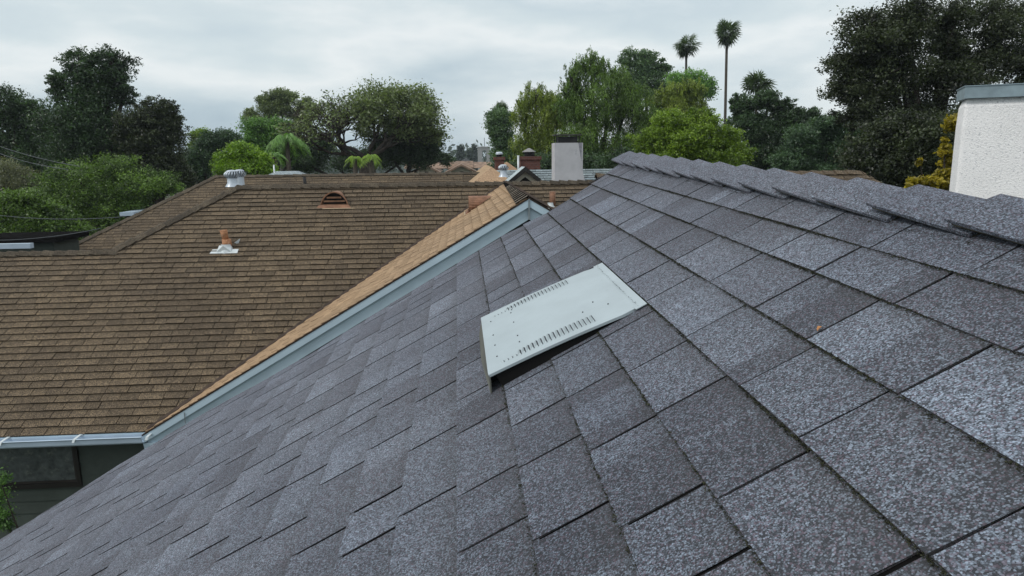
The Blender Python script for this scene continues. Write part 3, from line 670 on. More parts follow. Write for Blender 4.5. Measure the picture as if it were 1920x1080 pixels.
# ---- pipes and small vents
def bpt(px, py): d = ray(px, py); return d*((ZE-PB*YE)/(d[2]-PB*d[1]))
P = bpt(423, 474); mb = MB()
q = [P+V(-.27, 0, 0)-bs*.04, P+V(.22, 0, 0)-bs*.04, P+V(.22, 0, 0)+bs*.08, P+V(-.25, 0, 0)+bs*.08]
mb.add([p+bn*.022 for p in q]+[p+bn*.004 for p in q], [(0, 1, 2, 3), (0, 4, 5, 1), (1, 5, 6, 2), (3, 7, 4, 0)])
mb.add([P+V(-.16, 0, 0)+bn*.023, P+V(.11, 0, 0)+bn*.023]+[P+V(-.03, .08, .13)+V(.10*math.cos(t), .1*math.sin(t), 0) for t in (math.pi, 1.5*math.pi, 0)], [(0, 1, 4, 3), (0, 3, 2)])
mb.lathe(P+V(-.01, .10, 0), [(.15, -.02), (.09, .12), (.088, .15)], 16)
q = [P+V(.10, .22, .16), P+V(.20, .27, .23), P+V(.17, .22, .12)]
mb.add(q, [(0, 1, 2), (2, 1, 0)])
pf = mb.build('pipe_flashing', M['flash'], brown)
mb = MB(); b0 = P+V(.0, .11, .07)
mb.tube([b0, b0+V(.0, 0, .17)], [.083, .08], 14); mb.tube([b0+V(-.015, 0, .165), b0+V(-.03, 0, .26), b0+V(-.04, 0, .34)], [.058, .060, .068], 14)
mb.build('vent_pipe', M['pipewrap'], pf, 'rusty orange vent pipe in two sections')
P = bpt(1036, 385); mb = MB(); mb.tube([P+V(0, 0, -.1), P+V(0, 0, .28)], .062, 12); o = mb.build('vent_pipe', M['copper'], brown, 'brown vent pipe beside the right side of the gable')
mb = MB(); mb.lathe(P+V(-.03, 0, -.1), [(.14, 0), (.075, .1), (.07, .16)], 12); mb.build('flashing', M['flash'], o)
def b2pt(px, Yv): x = at(px, 330, Yv)[0]; return V(x, Yv, Z2-PB*(Y2-Yv))
P = b2pt(572, 23.2); mb = MB(); mb.tube([P, P+V(-.03, 0, .42)], .05, 10); mb.build('vent_pipe', M['black'], brown, 'thin black vent pipe on the rear slope')
P = b2pt(613, 23.0); mb = MB(); mb.tube([P-V(0, 0, .1), P+V(0, 0, .18)], .06, 10); mb.lathe(P+V(0, 0, .12), [(.0, .0), (.09, .02), (.11, .08), (.08, .15), (0, .17)], 12); mb.build('vent_pipe', M['black'], brown, 'short black vent with a round cap on the rear slope')
corem = plain('turbine_core', (.16, .18, .20), .6)
def turbine(P, r, parent, label, stem=.35):
    mb = MB(); mb.lathe(P, [(r*1.05, 0), (r*.72, stem*.45), (r*.70, stem)], 18); o = mb.build('turbine_vent', M['galv'], parent, label)
    mb = MB(); n = 16; z0 = stem
    for k in range(n):
        a0 = 2*math.pi*k/n; w2 = .5*2*math.pi/n
        prev = None; vs = []
        for j in range(7):
            t = j/6; rr_ = r*(.74+.42*math.sin(math.pi*t)); z = z0+t*r*1.05; aa = a0+t*.35
            vs += [P+V(rr_*math.cos(aa), rr_*math.sin(aa), z), P+V(rr_*.93*math.cos(aa+w2), rr_*.93*math.sin(aa+w2), z)]
        mb.add(vs, [(2*j, 2*j+1, 2*j+3, 2*j+2) for j in range(6)], sm=True)
    mb.build('fin', M['galv'], o)
    mb = MB(); mb.lathe(P, [(r*.80, z0+r*1.0), (r*.78, z0+r*1.07), (r*.45, z0+r*1.2), (0, z0+r*1.24)], 18); mb.build('top_dome', M['galv'], o)
    mb = MB(); mb.lathe(P, [(r*.70, z0), (r*.70, z0+r)], 14); mb.build('core', corem, o)
    return o
P = V(at(436, 345, 15.6)[0], 15.6, at(436, 350, 15.6)[2]); turbine(P, .145, brown, 'galvanised turbine vent nearer the viewer behind the hip', stem=.18)
P = V(at(450, 340, 19.)[0], 19., at(450, 340, 19.)[2]); turbine(P-V(0, 0, .3), .155, brown, 'paler turbine vent partly behind the first one', stem=.42)
# ================================================================== TREES
def leafmesh(name, cen, size, sh, mat, parent, up=.35, asp=.5, hang=None, rng=RNG):
    n = len(cen); d = rng.normal(size=(n, 3)); d[:, 2] *= .8
    if hang is not None: d = d*.5; d[:, 2] -= hang
    d /= np.linalg.norm(d, axis=1)[:, None]
    nn = rng.normal(size=(n, 3)); nn[:, 2] += up*3
    b = np.cross(d, nn); b /= (np.linalg.norm(b, axis=1)[:, None]+1e-9)
    s = (size*rng.uniform(.6, 1.4, n))[:, None]
    v = np.stack([cen-d*s*.5, cen+b*s*asp*.5, cen+d*s*.5, cen-b*s*asp*.5], 1).reshape(-1, 3)
    me = bpy.data.meshes.new(name); me.vertices.add(4*n); me.loops.add(4*n); me.polygons.add(n)
    me.vertices.foreach_set('co', v.astype(np.float32).ravel()); me.loops.foreach_set('vertex_index', np.arange(4*n, dtype=np.int32))
    me.polygons.foreach_set('loop_start', np.arange(0, 4*n, 4, dtype=np.int32))
    a = me.attributes.new('shade', 'FLOAT_COLOR', 'FACE')
    col = np.zeros((n, 4), np.float32); col[:, 0] = np.clip(sh, 0, 1); col[:, 3] = 1
    a.data.foreach_set('color', col.ravel()); me.update(calc_edges=True); me.materials.append(mat)
    return link(name, me, parent)
LM = {}
def lm(key):
    if key not in LM:
        BR = {'mid': 1.25, 'deep': 1.35, 'willow': 1.3, 'yg': 1.25, 'green': 1.25, 'olive': 1.4, 'teal': 1.45, 'dark': 1.15, 'pine': 1.3}.get(key, 1)
        pal = {'dark': ((.006, .010, .005), (.080, .105, .052)), 'deep': ((.007, .017, .007), (.060, .110, .048)),
               'mid': ((.016, .038, .006), (.15, .25, .050)), 'lime': ((.08, .16, .012), (.26, .42, .035)),
               'green': ((.035, .085, .018), (.19, .36, .09)), 'olive': ((.03, .045, .018), (.17, .22, .09)),
               'teal': ((.014, .034, .018), (.085, .145, .075)), 'willow': ((.05, .08, .010), (.26, .33, .06)),
               'yellow': ((.10, .09, .010), (.42, .34, .030)), 'pine': ((.03, .065, .03), (.13, .21, .09)),
               'yg': ((.045, .085, .008), (.22, .33, .035)), 'palm': ((.018, .036, .014), (.10, .16, .06)), 'pale': ((.10, .12, .07), (.28, .29, .19)),
               'far': ((.035, .055, .05), (.08, .11, .09))}[key]
        LM[key] = leafmat('leaf_'+key, *[tuple(c*BR for c in p) for p in pal])
    return LM[key]
def tree(kind, label, Y, lobes, mat, n, leaf, trunk=None, clump=.12, group=None, hollow=.35, fill=.42, hang=False, seed=0, cat='tree', depth=1.0, asp=.5, tr=.25, twigs=2):
    """lobes in the photograph's pixels at distance Y: (cx, cy, rx, ry); real ellipsoids with depth, filled with leaf clumps"""
    rng = np.random.default_rng(seed+int(Y*10)+len(lobes)*7)
    L_ = []
    for q in lobes:
        cx_, cy_, rx, ry = q[:4]; dy = (q[4] if len(q) > 4 else rng.uniform(-.35, .35))
        k = Y/F; r3 = V(rx*k, rx*k*depth, ry*k); c = at(cx_, cy_, Y+dy*rx*k); L_.append((c, r3))
    xs = np.mean([c[0] for c, r in L_]); bx = xs if trunk is None else at(trunk, 400, Y)[0]
    root = thing(kind, label, cat, (bx, Y, GZ), group)
    vol = np.array([r[0]*r[2] for c, r in L_]); share = vol/vol.sum()
    cens = []; shs = []; tips_ = []; n = int(n*2.3); leaf *= .72
    per = 26
    for (c, r), s_ in zip(L_, share):
        nc = max(6, int(n*s_/per)); ns_ = max(7, min(26, nc//7))
        # each lobe is a handful of boughs of uneven size with gaps between them
        sd_ = rng.normal(size=(ns_, 3)); sd_ /= np.linalg.norm(sd_, axis=1)[:, None]
        sc_ = c+sd_*r*(rng.uniform(.25, .92, ns_))[:, None]; sr_ = rng.uniform(.20, .46, ns_)
        which = rng.choice(ns_, nc, p=sr_**2/np.sum(sr_**2))
        d = rng.normal(size=(nc, 3)); d /= np.linalg.norm(d, axis=1)[:, None]
        cc = sc_[which]+d*(sr_[which]*rng.random(nc)**.45)[:, None]*r*np.array([1, 1, .8])
        full = rng.random(nc) < fill; d2 = rng.normal(size=(nc, 3)); d2 /= np.linalg.norm(d2, axis=1)[:, None]
        ph = rng.uniform(0, 6.28, 4); bul = .90+.12*np.sin(d2[:, 0]*5+ph[0])+.11*np.sin(d2[:, 2]*7+ph[1])+.08*np.sin(d2[:, 1]*9+ph[2])
        cc = np.where(full[:, None], c+d2*(rng.random(nc)**.4*bul)[:, None]*r, cc)
        m = r.mean()*clump*.85
        tips_ += [cc[i] for i in rng.choice(nc, min(nc, twigs*4), replace=False)]
        csh = rng.normal(.42, .10, nc)+rng.normal(0, .22, ns_)[which]
        if hang:
            ln = m*rng.uniform(1.5, 4, nc)
            t = rng.random((nc, per)); off = rng.normal(size=(nc, per, 3))*m*.4
            p = cc[:, None, :]+off; p[:, :, 2] -= t*ln[:, None]
        else:
            off = rng.normal(size=(nc, per, 3))*m*np.array([1, 1, .62]); p = cc[:, None, :]+off
        cens.append(p.reshape(-1, 3)); shs.append((csh[:, None]+rng.normal(0, .16, (nc, per))).ravel())
    cen = np.concatenate(cens); sh = np.concatenate(shs)
    leafmesh('crown', cen, leaf, sh, lm(mat), root, hang=(.9 if hang else None), rng=rng, asp=asp)
    mb = MB(); zc = min(c[2]-r[2]*.3 for c, r in L_); top = np.mean([c for c, r in L_], axis=0)
    fork = V(bx+(xs-bx)*.4, Y, max(GZ+1.2, GZ+(zc-GZ)*.75))
    mb.tube([V(bx, Y, GZ-.1), V(bx+.05, Y, (GZ+fork[2])/2), fork], [tr*1.25, tr, tr*.85], 9)
    rl = random.Random(seed+5)
    for c, r in L_:
        mid = (fork+c)/2+V(rl.uniform(-.12, .12)*r[0], rl.uniform(-.1, .1)*r[0], -.1*r[2])
        mb.tube([fork, mid, c, c+V(rl.uniform(-.3, .3)*r[0], 0, r[2]*.6)], [tr*.5, tr*.32, tr*.18, tr*.05], 6, cap=False)
    for t_ in tips_[:60]:
        c, r = min(L_, key=lambda q: np.linalg.norm((q[0]-t_)/q[1])); mid = (c+t_)/2+V(rl.uniform(-.1, .1), rl.uniform(-.1, .1), rl.uniform(-.1, .1))*r.mean()
        mb.tube([c, mid, t_], [tr*.2, tr*.12, tr*.03], 4, cap=False)
    mb.build('trunk', M['bark'], root)
    return root
T = 'trees beyond the roofs'
# --- left dark group
tree('oak_tree', 'tall dark evergreen tree with two-headed crown standing highest on the left', 34, [(150, 130, 32, 42), (212, 128, 36, 40), (175, 190, 62, 55), (232, 175, 24, 26), (150, 250, 70, 60), (110, 165, 22, 30), (190, 300, 80, 60)], 'deep', 42000, .15, trunk=172, clump=.12, seed=1, tr=.4)
tree('oak_tree', 'dark evergreen tree at the left edge of the photo', 37, [(25, 215, 48, 46), (70, 235, 40, 50), (10, 280, 60, 60), (75, 300, 50, 60)], 'deep', 24000, .16, trunk=40, clump=.12, seed=2, tr=.35)
tree('oak_tree', 'dark tree with steep right flank beside the tall two-headed tree', 33, [(285, 215, 34, 34), (325, 225, 24, 36), (300, 270, 46, 52), (255, 250, 40, 48), (320, 320, 40, 48), (255, 330, 60, 50)], 'dark', 34000, .14, trunk=290, clump=.11, seed=3, tr=.35)
tree('garden_tree', 'round broad-leaved tree with light speckled leaves below the tall dark trees', 29, [(210, 320, 60, 30), (150, 345, 70, 40), (270, 345, 60, 30), (100, 385, 60, 40), (190, 380, 80, 46), (310, 350, 30, 20), (230, 410, 80, 40)], 'mid', 42000, .11, trunk=190, clump=.13, seed=4, tr=.2)
tree('garden_tree', 'darker green tree reaching the left photo edge above the wires', 23, [(40, 380, 50, 30), (20, 415, 60, 34), (90, 415, 55, 34), (125, 435, 45, 26), (55, 440, 60, 26)], 'mid', 26000, .11, trunk=60, clump=.13, seed=5, tr=.2)
tree('wispy_tree', 'pale feathery shrub-like tree at the left edge under the dark crowns', 31, [(15, 320, 28, 26), (45, 340, 25, 26), (8, 350, 25, 28)], 'pale', 5000, .10, trunk=20, clump=.3, seed=6, tr=.08)
# --- centre left
tree('garden_tree', 'blue-green bushy tree just right of the dark left group', 42, [(395, 270, 26, 24), (425, 262, 26, 22), (380, 300, 30, 30), (360, 320, 30, 36)], 'teal', 14000, .16, clump=.2, seed=7)
tree('garden_tree', 'small yellow-green treetop peeking beside the dark left group', 48, [(378, 256, 17, 14), (372, 272, 16, 14)], 'yg', 3500, .18, clump=.25, seed=8)
tree('garden_tree', 'bright lime-green round tree above the turbine vents', 32, [(450, 285, 26, 20), (430, 305, 30, 22), (480, 300, 26, 20), (455, 318, 48, 16), (505, 318, 18, 14)], 'lime', 13000, .14, clump=.2, seed=9)
tree('garden_tree', 'fresh green feathery tree between lime tree and tall eucalyptus', 46, [(490, 240, 36, 22), (530, 250, 34, 24), (475, 262, 26, 18), (560, 268, 22, 20), (520, 280, 48, 26)], 'green', 13000, .2, clump=.2, seed=10)
tree('eucalyptus_tree', 'tall eucalyptus with rounded separate crown clumps', 62, [(497, 188, 16, 14), (531, 182, 25, 17), (515, 205, 30, 16), (575, 198, 18, 15), (588, 212, 16, 14), (560, 215, 22, 14), (470, 218, 18, 12), (490, 228, 26, 12)], 'olive', 20000, .2, trunk=532, clump=.2, seed=11, tr=.35)
# --- centre right
tree('pine_tree', 'dark round-topped pine left of the willow', 55, [(938, 225, 26, 26), (930, 245, 16, 18), (945, 262, 24, 26), (942, 290, 24, 26)], 'pine', 12000, .22, clump=.2, seed=12)
tree('willow_tree', 'yellow-green weeping tree left of the tallest drooping tree', 38, [(1005, 180, 34, 26), (985, 212, 28, 36), (1035, 200, 36, 36), (1035, 235, 40, 40), (990, 262, 34, 34), (1035, 275, 44, 34), (975, 288, 22, 24)], 'willow', 26000, .15, trunk=1010, clump=.13, hang=True, seed=13, asp=.3)
tree('willow_tree', 'tallest drooping green tree behind the white chimney', 36, [(1108, 118, 40, 30), (1075, 145, 26, 28), (1070, 190, 34, 40), (1150, 150, 44, 38), (1110, 190, 60, 50), (1175, 195, 56, 50), (1215, 230, 40, 50), (1100, 265, 70, 50), (1180, 275, 50, 50), (1080, 300, 50, 30)], 'mid', 52000, .15, trunk=1120, clump=.12, hang=True, seed=14, asp=.3, tr=.35)
tree('pine_tree', 'pale grey-green pine rising behind the drooping tree', 60, [(1178, 112, 18, 20), (1210, 108, 22, 18), (1205, 135, 36, 24), (1242, 128, 17, 15), (1200, 165, 44, 28), (1245, 160, 26, 22)], 'pine', 12000, .24, clump=.2, seed=15)
tree('willow_tree', 'rounded olive-green drooping tree below the left palm', 40, [(1270, 170, 34, 24), (1300, 165, 26, 22), (1245, 190, 34, 30), (1300, 190, 36, 26), (1270, 215, 50, 30)], 'willow', 20000, .16, clump=.13, hang=True, seed=16, asp=.3)
tree('pine_tree', 'fine green conifer crown just behind the left palm trunk', 52, [(1300, 143, 30, 15), (1325, 165, 20, 24), (1268, 150, 24, 16), (1300, 165, 34, 22)], 'green', 5000, .2, clump=.22, seed=36)
tree('garden_tree', 'broad yellow-green tree just behind the far end of the grey ridge', 24, [(1260, 225, 40, 22), (1320, 232, 36, 26), (1225, 262, 40, 26), (1290, 265, 60, 36), (1360, 262, 40, 26), (1385, 285, 30, 20), (1210, 288, 30, 20), (1330, 300, 80, 30), (1240, 300, 60, 26), (1300, 208, 16, 10)], 'yg', 46000, .105, clump=.12, seed=17, tr=.2)
tree('oak_tree', 'dark bushy oak right of the tall palm', 34, [(1400, 200, 34, 26), (1440, 190, 30, 22), (1470, 200, 24, 22), (1420, 240, 60, 36), (1480, 235, 36, 36), (1440, 290, 70, 40), (1385, 190, 16, 14)], 'deep', 32000, .15, clump=.11, seed=18, tr=.3)
tree('garden_tree', 'pointed dark tree between the oak and the huge right tree', 37, [(1500, 212, 12, 12), (1522, 216, 16, 16), (1495, 240, 22, 22), (1530, 250, 26, 30)], 'deep', 10000, .15, clump=.2, seed=19)
tree('garden_tree', 'mid-green leafy tree under the left side of the huge right tree', 29, [(1560, 235, 34, 24), (1500, 270, 36, 36), (1560, 275, 50, 40), (1480, 305, 40, 24), (1540, 320, 60, 26), (1610, 260, 40, 36)], 'teal', 34000, .12, clump=.14, seed=20, tr=.2)
tree('live_oak_tree', 'huge dark oak filling the upper right corner', 20, [(1640, 70, 70, 60), (1600, 120, 60, 46), (1700, 40, 60, 60), (1690, 120, 70, 60), (1780, 150, 70, 60), (1790, 30, 40, 44), (1880, 40, 70, 60), (1850, 110, 60, 46), (1930, 130, 60, 60), (1640, 180, 60, 40), (1720, 210, 70, 50), (1775, 82, 52, 46), (1590, 165, 44, 34), (1610, 215, 44, 34)], 'dark', 62000, .105, trunk=1730, clump=.13, seed=21, tr=.35, fill=.27, twigs=4)
tree('live_oak_tree', 'dark shaded tree below the huge oak and behind the yellow shrub', 16.5, [(1690, 250, 70, 50), (1640, 300, 70, 50), (1760, 280, 80, 60), (1830, 250, 70, 70), (1900, 260, 60, 80), (1720, 330, 80, 40)], 'dark', 48000, .10, trunk=1740, clump=.14, seed=22, tr=.25)
tree('yellow_shrub', 'yellow-leaved shrub left of the white stucco chimney', 9.5, [(1795, 232, 22, 18), (1770, 280, 12, 14), (1790, 300, 22, 18), (1735, 342, 26, 12), (1770, 338, 30, 20), (1800, 330, 30, 30), (1725, 305, 7, 6), (1772, 262, 6, 5)], 'yellow', 6500, .085, trunk=1800, clump=.22, seed=23, cat='shrub', tr=.03)
tree('leafy_shrub', 'green leafy shrub against the dark wall at the lower left edge', 9.0, [(0, 900, 18, 22), (5, 975, 22, 28), (-20, 940, 34, 60)], 'green', 2200, .05, trunk=-20, clump=.25, seed=24, cat='shrub', tr=.03)
tree('hedge', 'dark shrubs filling the ground under the weeping trees behind the chimneys', 33, [(960, 318, 40, 18), (1030, 312, 50, 24), (1100, 312, 50, 26), (1170, 310, 50, 30)], 'deep', 16000, .15, clump=.2, seed=44)
tree('hedge', 'dark low trees filling the gap under the bare oak', 50, [(560, 300, 40, 26), (600, 280, 34, 34), (660, 300, 40, 26), (720, 290, 40, 30), (780, 285, 40, 30), (830, 300, 18, 12), (570, 310, 40, 20)], 'deep', 22000, .18, clump=.2, seed=25)
tree('oak_tree', 'dark full tree under the right side of the half-bare oak', 47, [(765, 250, 52, 34), (725, 272, 50, 26), (808, 268, 26, 26), (770, 290, 60, 24)], 'deep', 16000, .18, clump=.14, seed=45)
tree('garden_tree', 'small blue-green tree right of the bare oak, below the tiny far palm', 70, [(815, 292, 16, 14), (838, 300, 14, 10), (800, 300, 22, 14)], 'teal', 5000, .25, clump=.25, seed=26)
# --- bare oak: branching skeleton with sparse leaves
def bare_oak():
    Y = 44; bx = at(688, 300, Y)[0]; root = thing('bare_oak_tree', 'wide half-bare oak with twisted branches in the middle distance', 'tree', (bx, Y, GZ))
    rl = random.Random(12); mb = MB(); tips_ = []
    def grow(p, d, ln, r, dep):
        q = p.copy(); pts = [q.copy()]; rad = [r]
        for i in range(4):
            d = _unit(d+V(rl.gauss(0, .22), rl.gauss(0, .22), rl.gauss(.02, .17))); q = q+d*ln/4; pts.append(q.copy()); rad.append(r*(1-.1*(i+1)))
        mb.tube(pts, rad, 6 if dep < 3 else 4, cap=False)
        if dep >= 4: tips_.append(q)
        if dep >= 6: return
        for k in range(3 if dep < 2 else rl.choice([2, 3])):
            nd_ = _unit(d+V(rl.gauss(0, .6), rl.gauss(0, .6), rl.gauss(.05, .42)))
            if nd_[2] < -.25: nd_[2] *= -.3
            grow(q, _unit(nd_), ln*rl.uniform(.66, .84), r*.62, dep+1)
    base = V(bx, Y, GZ)
    mb.tube([base, V(bx, Y, at(688, 300, Y)[2])], [.62, .5], 10)
    f0 = V(bx, Y, at(688, 302, Y)[2])
    for dd, ln in ((V(-1., .2, .55), 1.75), (V(-.45, -.3, .9), 1.6), (V(.1, .2, 1), 1.55), (V(.6, -.2, .75), 1.6), (V(1.0, .3, .4), 1.7), (V(-1., -.2, .28), 1.7)): grow(f0, _unit(dd), ln, .19, 0)
    mb.build('trunk', M['bark'], root)
    rng = np.random.default_rng(5); tp_ = np.array(tips_); idx = rng.integers(0, len(tp_), 2600)
    dens = np.where(tp_[idx][:, 0] > bx-.5, 1, rng.random(len(idx)) < .22).astype(bool); cc = tp_[idx][dens]
    p = cc[:, None, :]+rng.normal(size=(len(cc), 16, 3))*.22
    leafmesh('crown', p.reshape(-1, 3), .17, rng.normal(.5, .25, p.shape[0]*16), lm('olive'), root, rng=rng)
bare_oak()
# --- palms
def fan_palm(label, px, ytop, ybase_vis, Y, r, sk=0, group='tall fan palms', nf=44, mat='palm', lean=0, kind='palm_tree', ground=True, skirt=9):
    c = at(px, ytop, Y); bx = at(px+lean, ybase_vis, Y)[0]
    root = thing(kind, label, 'palm tree', (bx, Y, GZ), group); rl = random.Random(int(px)); mb = MB()
    k = r
    mb.tube([V(bx, Y, GZ), V((bx*.45+c[0]*.55), Y, (GZ+c[2])*.5), c], [k*.12, k*.085, k*.075], 9); mb.build('trunk', M['palmbark'], root)
    mb = MB()
    for i in range(nf):
        az = rl.uniform(0, 6.28); el = math.asin(rl.uniform(-.75, .98)) if i >= skirt else rl.uniform(-1.45, -.95)
        d = V(math.cos(az)*math.cos(el), math.sin(az)*math.cos(el), math.sin(el)); st = c+V(0, 0, .1*k); pl = k*rl.uniform(.12, .55)*(1 if i >= skirt else .6)
        e = st+d*pl; mb.tube([st, e], k*.010, 3, cap=False, col=(.0, 0, 0))
        sd_ = _unit(np.cross(d, V(0, 0, 1))); upn = np.cross(sd_, d); rr2 = rl.uniform(-1.2, 1.2); sd_, upn = sd_*math.cos(rr2)+upn*math.sin(rr2), upn*math.cos(rr2)-sd_*math.sin(rr2); fr = k*rl.uniform(.5, .72); nb = 11
        for j in range(nb):
            a = (j/(nb-1)-.5)*3.6; dd = d*math.cos(a)+sd_*math.sin(a); dd = _unit(dd+upn*(.12*math.cos(a*2)))
            tip = e+dd*fr*(.72+.28*math.cos(a*.7)); tip2 = tip-V(0, 0, fr*.16); w3 = _unit(np.cross(dd, upn))*fr*.06; md_ = e+dd*fr*.55
            mb.add([e, md_+w3, tip2, md_-w3], [(0, 1, 2, 3)], (max(0, min(1, rl.gauss(.35, .2)+.25*d[2])) if i >= skirt else 0, 0, 0))
    mb.build('crown', lm(mat) if True else None, root)
    return root
fan_palm('taller fan palm with a slim bare trunk rising alone against the sky', 1363, 66, 190, 58, 1.38, lean=4)
fan_palm('shorter of the two sky-high fan palms, left of the taller one', 1287, 90, 140, 60, 1.25, lean=6)
fan_palm('low fan palm head peeking over the dark oak right of the tall palm', 1420, 162, 190, 44, 1.1, group='small fan palms', skirt=0)
fan_palm('small fan palm head rising behind the round-topped pine', 938, 207, 240, 62, .85, group='small fan palms', skirt=0)
fan_palm('tiny distant fan palm alone above the far treetops', 806, 258, 290, 130, 1.15, group='small fan palms', skirt=4)
def feather_palm(label, px, py, Y, r, mat, n=26, drop=1.0, base=True):
    c = at(px, py, Y); root = thing('feather_palm', label, 'palm tree', (c[0], Y, GZ), 'bright feather palms between the roofs'); rl = random.Random(int(px)+1)
    mb = MB(); mb.tube([V(c[0], Y, GZ), c], [.16, .11], 8); mb.build('trunk', M['palmbark'], root)
    mb = MB()
    for i in range(n):
        az = rl.uniform(0, 6.28); el = rl.uniform(.1, 1.3); hd = V(math.cos(az), math.sin(az), 0); pts = []
        for j in range(9):
            t = j/8; pts.append(c+hd*(r*math.cos(el)*t*1.1)+V(0, 0, r*(math.sin(el)*t*1.1-drop*.9*t*t)))
        for j in range(8):
            p = pts[j]; d = _unit(pts[j+1]-p); sd_ = _unit(np.cross(d, V(0, 0, 1)+1e-3))
            for s_ in (-1, 1):
                for q in (0, .5):
                    b = p+(pts[j+1]-p)*q; ln = r*.34*(1-.5*abs(j/8-.4)); tip = b+sd_*s_*ln*.55+d*ln*.4-V(0, 0, ln*.55)
                    mb.add([b, b+d*r*.045, tip], [(0, 1, 2)], (rl.uniform(.2, 1), 0, 0))
    mb.build('crown', lm(mat), root)
feather_palm('bright lime feather palm left one of the pair below the half-bare oak', 665, 298, 34, .55, 'lime')
feather_palm('bright lime feather palm right one of the pair below the half-bare oak', 696, 296, 33.5, .65, 'lime')
feather_palm('green feather palm right of the lime tree with drooping fronds', 538, 262, 38, 1.15, 'green', 34)
feather_palm('small pale green palm low between lime tree and dark trees', 515, 292, 33, .6, 'green', 24)
# --- conifers far off
def conifer(label, px, ytop, ybase, Y, rw):
    top = at(px, ytop, Y); z0 = GZ; root = thing('conifer_tree', label, 'tree', (top[0], Y, GZ), 'distant conifers in the haze'); rng = np.random.default_rng(int(px))
    mb = MB(); mb.tube([V(top[0], Y, GZ), top], [.4, .06], 7); mb.build('trunk', M['bark'], root)
    n = 420; t = rng.random(n)**.8; hgt = at(px, ytop, Y)[2]-at(px, ybase, Y)[2]+3
    rad = rw*Y/F*(.12+.88*t)*rng.uniform(.3, 1.1, n)*(1+.25*np.sin(t*26)); az = rng.uniform(0, 6.28, n)
    c = np.stack([top[0]+rad*np.cos(az), Y+rad*np.sin(az), top[2]-t*hgt], 1); p = c[:, None, :]+rng.normal(size=(n, 14, 3))*.35
    leafmesh('crown', p.reshape(-1, 3), .55, rng.normal(.4, .2, n*14), lm('far'), root, rng=rng)
conifer('wide hazy conifer in the gap left of the bell tower', 863, 273, 310, 190, 14)
conifer('narrow hazy conifer just left of the bell tower', 889, 272, 310, 200, 7)
conifer('third small hazy conifer touching the bell tower', 880, 281, 310, 195, 6)
# distant wood on the horizon
rng = np.random.default_rng(77); n = 9000
dc = np.stack([rng.uniform(-420, 420, n), rng.uniform(260, 420, n), GZ+rng.random(n)**1.5*9], 1)
p = dc[:, None, :]+rng.normal(size=(n, 5, 3))*1.6
tag(leafmesh('distant_wood', p.reshape(-1, 3), 2.4, rng.normal(.4, .2, n*5), lm('far'), None, rng=rng), 'far-off treetops blurred along the horizon', 'trees', kind='stuff')
# ================================================================== HOUSES BEHIND
def prism_roof(mb, x0, x1, y0, y1, ze, zr, ax='x', ov=.3):
    if ax == 'x':
        ym = (y0+y1)/2
        a = [V(x0-ov, y0-ov, ze), V(x1+ov, y0-ov, ze), V(x1+ov, y1+ov, ze), V(x0-ov, y1+ov, ze), V(x0-ov, ym, zr), V(x1+ov, ym, zr)]
        fs = [(0, 1, 5, 4), (2, 3, 4, 5), (1, 2, 5), (3, 0, 4), (0, 3, 2, 1)]
    else:
        xm = (x0+x1)/2
        a = [V(x0-ov, y0-ov, ze), V(x1+ov, y0-ov, ze), V(x1+ov, y1+ov, ze), V(x0-ov, y1+ov, ze), V(xm, y0-ov, zr), V(xm, y1+ov, zr)]
        fs = [(0, 4, 5, 3), (1, 2, 5, 4), (0, 1, 4), (2, 3, 5), (0, 3, 2, 1)]
    mb.add(a, fs)
    return a
# tan hip-roofed house right behind the main ridge
tan = thing('house', 'tan hip-roofed house with brick chimneys behind the brown ridge', 'house', (2, 27, GZ))
A = at(922, 313, 21.); dz = 2.6; hw = dz/.75
mb = MB()
b_ = [A+V(-hw, -hw, -dz), A+V(hw, -hw, -dz), A+V(hw, hw+6, -dz), A+V(-hw, hw+6, -dz)]; A2 = A+V(0, 6, 0)
mb.add([A]+b_+[A2], [(0, 1, 2)[::-1], (0, 2, 3, 5)[::-1], (5, 3, 4)[::-1], (0, 5, 4, 1)[::-1]], (.6, .5, 0))
mb.build('roof', M['tan'], tan)
A = at(950, 303, 27.); dz = 3.; hw = 4.
mb = MB(); b_ = [A+V(-hw*1.1, -hw, -dz), A+V(hw, -hw, -dz), A+V(hw, hw, -dz), A+V(-hw*1.1, hw, -dz)]
mb.add([A]+b_, [(2, 1, 0), (3, 2, 0), (4, 3, 0), (1, 4, 0)], (.4, .4, 0)); mb.build('roof', M['tan'], tan)
mb = MB(); zb = at(950, 335, 27)[2]; mb.abox(A[0]-3.6, A[0]+3.4, 20, 30, GZ, zb-1.2); mb.build('wall', M['cream'], tan)
def chimney_px(parent, x0, x1, ytop, Y, dep, mat, label=None, zdown=2.):
    a = at(x0, ytop, Y); b = at(x1, ytop, Y); mb = MB(); mb.abox(a[0], b[0], Y, Y+dep, a[2]-zdown, a[2])
    mb.abox(a[0]-.04, b[0]+.04, Y-.04, Y+dep+.04, a[2]-.10, a[2]+.015)
    o = mb.build('chimney', mat, parent, label); return o, V((a[0]+b[0])/2, Y+dep/2, a[2]), (b[0]-a[0])
o, c, w_ = chimney_px(tan, 928, 945, 295, 25.5, .35, M['brick'], 'slim brick chimney with a round pale cap')
mb = MB(); mb.lathe(c, [(.09, 0), (.09, .06), (.12, .06), (.12, .10)], 14); mb.build('flue', M['black'], o); mb = MB(); mb.lathe(c, [(.12, .09), (.14, .13), (.10, .19), (0, .2)], 14); mb.build('chimney_cap', M['galv'], o)
o, c, w_ = chimney_px(tan, 976, 1013, 294, 24., .6, M['brick'], 'wide dark brick chimney with a conical metal cap')
